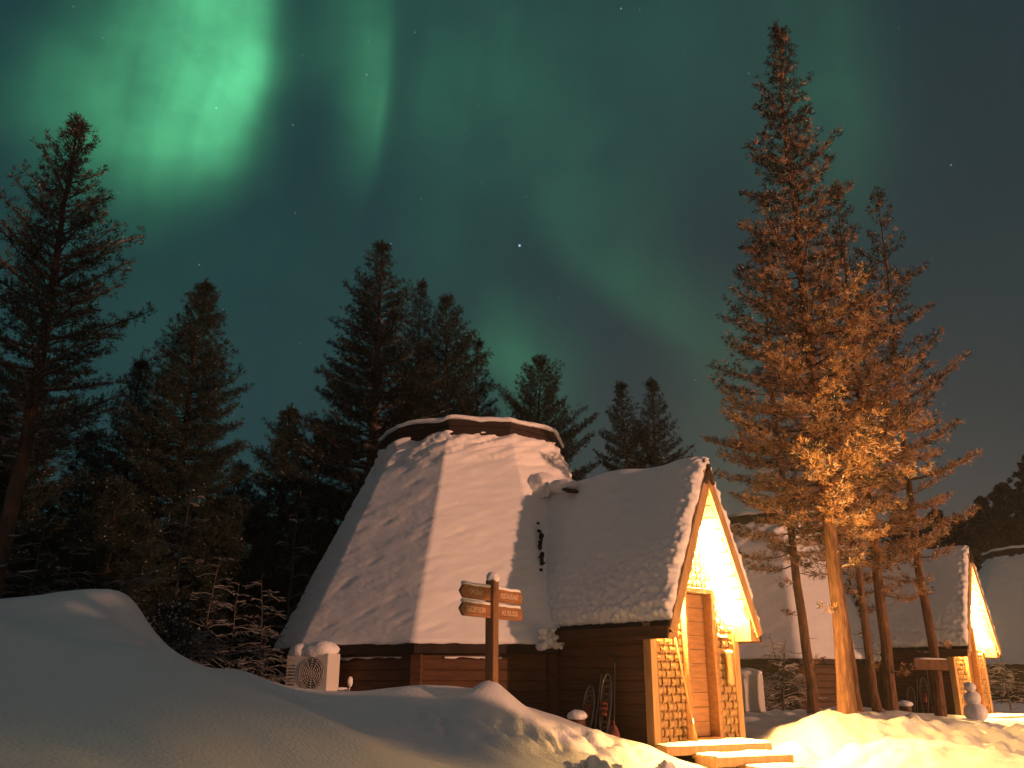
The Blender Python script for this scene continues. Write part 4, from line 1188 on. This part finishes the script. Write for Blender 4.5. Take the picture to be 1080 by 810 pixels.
# snow-topped tap standing out of the wall
tx, ty, tz = at(362, 733, 13.9)
tp = thing('wall_tap', 'small snow-topped pipe fitting right of the heat pump', 'pipe', (tx, ty, tz))
mb = MB(); mb.tube([(-.14, .30, .06), (-.10, 0, .06), (.09, -.02, .07), (.10, -.02, .16)], [.018] * 4, 8); mb.tube([(-.14, .1, -.01), (.12, -.02, -.01)], .02, 8); mb.build('pipe', M_metal, tp)
mb = MB(); mb.lump((.10, -.02, .19), (.04, .04, .075), 2, 1, .3, 12); mb.lump((-.03, 0, .085), (.11, .03, .022), 3, 1, .3, 12); mb.lump((-.02, .0, .018), (.13, .03, .018), 6, 1, .3, 12); mb.build('snow_cap', M_snow, tp, smooth=True)

# ------------------------------------------------------------------ things by the porch
def snowshoe(label, p, rz, L, tilt, group='snowshoes leaning on the porch wall'):
    """stands upright, leaning back by tilt; local -y looks away from the wall"""
    root = thing('snowshoe', label, 'snowshoe', p, rz, group)
    T = Matrix.Rotation(-tilt, 3, 'X')
    w = .115
    n = 26; pts = []
    for k in range(n + 1):
        a = 2 * math.pi * k / n
        z = L / 2 - L / 2 * math.cos(a)
        x = w * math.sin(a) * (1 - .35 * (1 - z / L))
        pts.append(T @ Vector((x, 0, z)))
    fm = MB(); fm.tube(pts, .011, 6, cap=False); fm.build('frame', M_metal, root)
    dm = MB()
    for k in range(9):
        z = L * (.1 + .8 * k / 8); ww = w * (1 - .35 * (1 - z / L)) * math.sqrt(max(.05, 1 - (2 * z / L - 1) ** 2))
        dm.bar(T @ Vector((-ww, 0, z)), T @ Vector((ww, 0, z + (.02 if k % 2 else -.01))), .006, .03, (0, 0, 1))
    dm.bar(T @ Vector((-.05, .0, L * .2)), T @ Vector((-.05, 0, L * .8)), .005, .022, (1, 0, 0)); dm.bar(T @ Vector((.05, .0, L * .2)), T @ Vector((.05, 0, L * .8)), .005, .022, (1, 0, 0))
    dm.build('decking', M_deck, root)
    bm2 = MB()
    bm2.box(T @ Vector((0, -.025, L * .48)), (.11, .03, .20), T, bev=.01)
    for k in range(3):
        zc = L * .40 + k * .07
        bm2.tube([T @ Vector((.062 * math.cos(a), -.03 - .055 * math.sin(a), zc)) for a in [math.pi * j / 6 for j in range(7)]], .010, 5)
    bm2.build('binding', M_strap, root)
    return root
M_deck = mat('deck_plastic', (0.20, 0.12, 0.07), 0.5, 0.3)
M_strap = mat('strap_red', (0.26, 0.075, 0.05), 0.6, 0.3)
M_fabric = mat('red_fabric', (0.26, 0.10, 0.07), 0.8, 0.3, 12)

def porch_side_things(cab, words):
    wa = (cab1, cab2)[cab].rotation_euler[2]     # local +x of the cabin; the wall looks towards local -y
    def P(t, off): 
        p = cab_pt(t, WL - off, 0, cab); p.z = gz(p.x, p.y); return p
    p = P(3.86, .24); p.z = max(p.z, FLOOR - .15); snowshoe(words[0], p, wa, .66, R(10))
    p = P(4.18, .26); p.z = max(p.z - .02, FLOOR - .2); snowshoe(words[1], p, wa, .88, R(9))
    # poles
    for t0, t1, Lp, w in ((3.98, 4.02, .92, words[2]), (4.34, 4.26, 1.12, words[3])):
        b = P(t0, .22); b.z = max(b.z, FLOOR - .15); e = cab_pt(t1, WL - .05, 0, cab); e.z = b.z + Lp
        pr_ = thing('ski_pole', w, 'pole', b, 0, 'poles leaning on the porch wall')
        d = e - b
        m = MB(); m.tube([(0, 0, 0), d], [.007, .009], 6); m.build('shaft', M_metal, pr_)
        m = MB(); m.tube([d * .90, d * 1.0], .016, 8); m.build('grip', M_grille, pr_)
        m = MB(); m.tube([d * .06, d * .075], .045, 10); m.build('basket', M_grille, pr_)
for_words = [['smaller snowshoe leaning on the dark wall beside the lit porch', 'taller snowshoe leaning on the dark wall beside the lit porch', 'shorter pole behind the smaller snowshoe', 'longer pole behind the taller snowshoe'],
             ['smaller snowshoe leaning at the middle cabin porch', 'taller snowshoe leaning at the middle cabin porch', 'shorter pole at the middle cabin porch', 'longer pole at the middle cabin porch']]
porch_side_things(0, for_words[0]); porch_side_things(1, for_words[1])
def sled_bag(label, cab, t):
    p = cab_pt(t, WL - .27, 0, cab); p.z = gz(p.x, p.y)
    r = thing('gear_bag', label, 'bag', p, (cab1, cab2)[cab].rotation_euler[2], 'reddish bags by the porch walls')
    m = MB(); m.lump((0, 0, .09), (.09, .07, .13), 7, 1, .3, 18); m.build('sack', M_fabric, r, smooth=True)
    m = MB(); m.tube([(-.04, -.02, .19), (-.03, -.03, .26), (.03, -.03, .26), (.04, -.02, .19)], .008, 6); m.build('carry_loop', M_strap, r)
sled_bag('reddish bag at the foot of the taller snowshoe by the lit porch', 0, 4.38)
sled_bag('reddish bag at the foot of the snowshoes by the middle porch', 1, 4.38)
# hoop of rope half sunk in snow
p = cab_pt(3.86, WL - .42, 0, 0); p.z = gz(p.x, p.y)
m = MB(); m.tube([(.10 * math.sin(a), .02 * math.cos(a * 2), .09 - .13 * math.cos(a)) for a in [2 * math.pi * k / 24 for k in range(25)]], .014, 6, cap=False)
hp = m.build('rope_loop', M_case, None, smooth=True); hp.location = p; hp.rotation_euler = (0, 0, E_ANG)
tag(hp, 'pale rope loop sticking out of the snow beside the snowshoes', 'rope')
# snow-capped stumps
def stump(label, p, r):
    o = thing('snowy_stump', label, 'stump', p, 0, 'snow capped stumps by the cabin walls')
    m = MB(); m.tube([(0, 0, -.25), (0, 0, .04)], [r * .85, r * .8], 14); m.build('stump_wood', M_wall, o)
    m = MB(); m.lump((0, 0, .085), (r, r, .075), 5, 1, .15, 18); m.build('snow_cap', M_snow, o, smooth=True)
sx_, sy_, sz_ = at(609, 762, 12.75); stump('snow-capped stump against the dark wall left of the snowshoes', (sx_, sy_, sz_), .135)
sx_, sy_, sz_ = at(955, 747, 20.5); stump('snow-capped stump in front of the middle cabin wall', (sx_, sy_, sz_), .16)

# broom beside the door
b0 = cab_pt(FT + .20, -.33, .02, 0); b1 = cab_pt(FT + .035, -.47, 1.45, 0)
br = thing('broom', 'long-handled broom leaning against the lattice left of the door', 'broom', b0)
d = b1 - b0; dn_ = d.normalized()
m = MB(); m.tube([d * .17, d], .013, 8); m.build('handle', M_pale, br)
m = MB(); m.tube([d * .155, d * .20], .022, 8); m.build('collar', M_metal, br)
sdv = dn_.cross(Vector((0, 0, 1))).normalized()
m = MB()
rg = random.Random(3)
for k in range(60):
    s_ = rg.uniform(-1, 1)
    m.tube([d * .17 + sdv * s_ * .03, sdv * s_ * .085 + Vector((rg.uniform(-.02, .02), rg.uniform(-.02, .02), 0))], [.004, .003], 4)
M_straw = mat('broom_straw', (0.60, 0.42, 0.12), 0.7, 0.3, 20)
m.build('bristles', M_straw, br)
# tube-shaped fixture on the right lattice
fx = cab_pt(FT + .055, .72, .0, 0)
ft_ = thing('wall_tube', 'pale upright tube with snowy top on the lattice right of the door', 'fixture', (fx.x, fx.y, FLOOR + .72))
m = MB(); m.tube([(0, 0, 0), (0, 0, .02), (0, 0, .44)], [.048, .055, .055], 18); m.build('tube', M_pale, ft_)
m = MB(); m.lump((0, 0, .455), (.07, .07, .03), 2, 1, .2, 14); m.build('snow_cap', M_snow, ft_, smooth=True)
ft_.location = cab_pt(FT + .10, .72, .72, 0)

# snow-covered box behind the porch
bx, by, bz = at(792, 747, 17.6)
o = thing('snowy_box', 'pale snow-covered box behind the right corner of the lit porch', 'box', (bx, by, bz), R(12))
m = MB(); m.box((0, 0, .27), (.42, .36, .66), bev=.02); m.build('box_body', M_case, o)
m = MB(); m.lump((0, 0, .62), (.25, .22, .09), 4, 1, .2, 18); m.build('snow_cap', M_snow, o, smooth=True)

# board on the slender pine
bx, by, bz = at(982, 701, 17.02)
o = thing('trunk_board', 'plain weathered board nailed across the slender pine trunk', 'board', (bx, by, bz), R(-8))
m = MB(); m.box((0, 0, 0), (.59, .03, .19), Matrix.Rotation(R(1.5), 3, 'Y'), bev=.006); m.build('plank', M_post, o)
m = MB(); m.tube([(-.28, 0, .106), (-.1, 0, .104), (.1, 0, .1), (.28, 0, .09)], [.012, .02, .018, .01], 8); m.build('board_snow', M_snow, o, smooth=True)

# snowman
sxm, sym, szm = at(1030, 757, 18.4)
o = thing('snowman', 'little snowman of three balls in front of the middle cabin porch', 'snowman', (sxm, sym, szm))
for i, (r_, zc, nm) in enumerate(((.21, .10, 'base_ball'), (.155, .36, 'body_ball'), (.11, .56, 'head_ball'))):
    m = MB(); m.lump((-.02 * i, 0, zc), r_, 50 + i, .92, .10, 22); m.build(nm, M_snow, o, smooth=True)

# loose lumps of snow thrown up by the plough, at the bottom edge
for i, (u, v, Y, r_, lb) in enumerate(((602, 809, 9.9, .12, 'leftmost loose lump of snow at the bottom edge'), (630, 806, 9.9, .15, 'largest loose lump of snow at the bottom edge'),
                                       (651, 808, 9.95, .09, 'small loose lump of snow next to the largest one'), (702, 808, 10.6, .12, 'loose lump of snow nearest the porch steps'))):
    p = at(u, v, Y)
    m = MB(); m.lump((0, 0, -.05), r_, 70 + i, .75, .6, 26, tight=3.0)
    o = m.build('snow_lump', M_snow, None, smooth=True); o.location = p
    tag(o, lb, 'snow lump', 'loose snow lumps by the path')
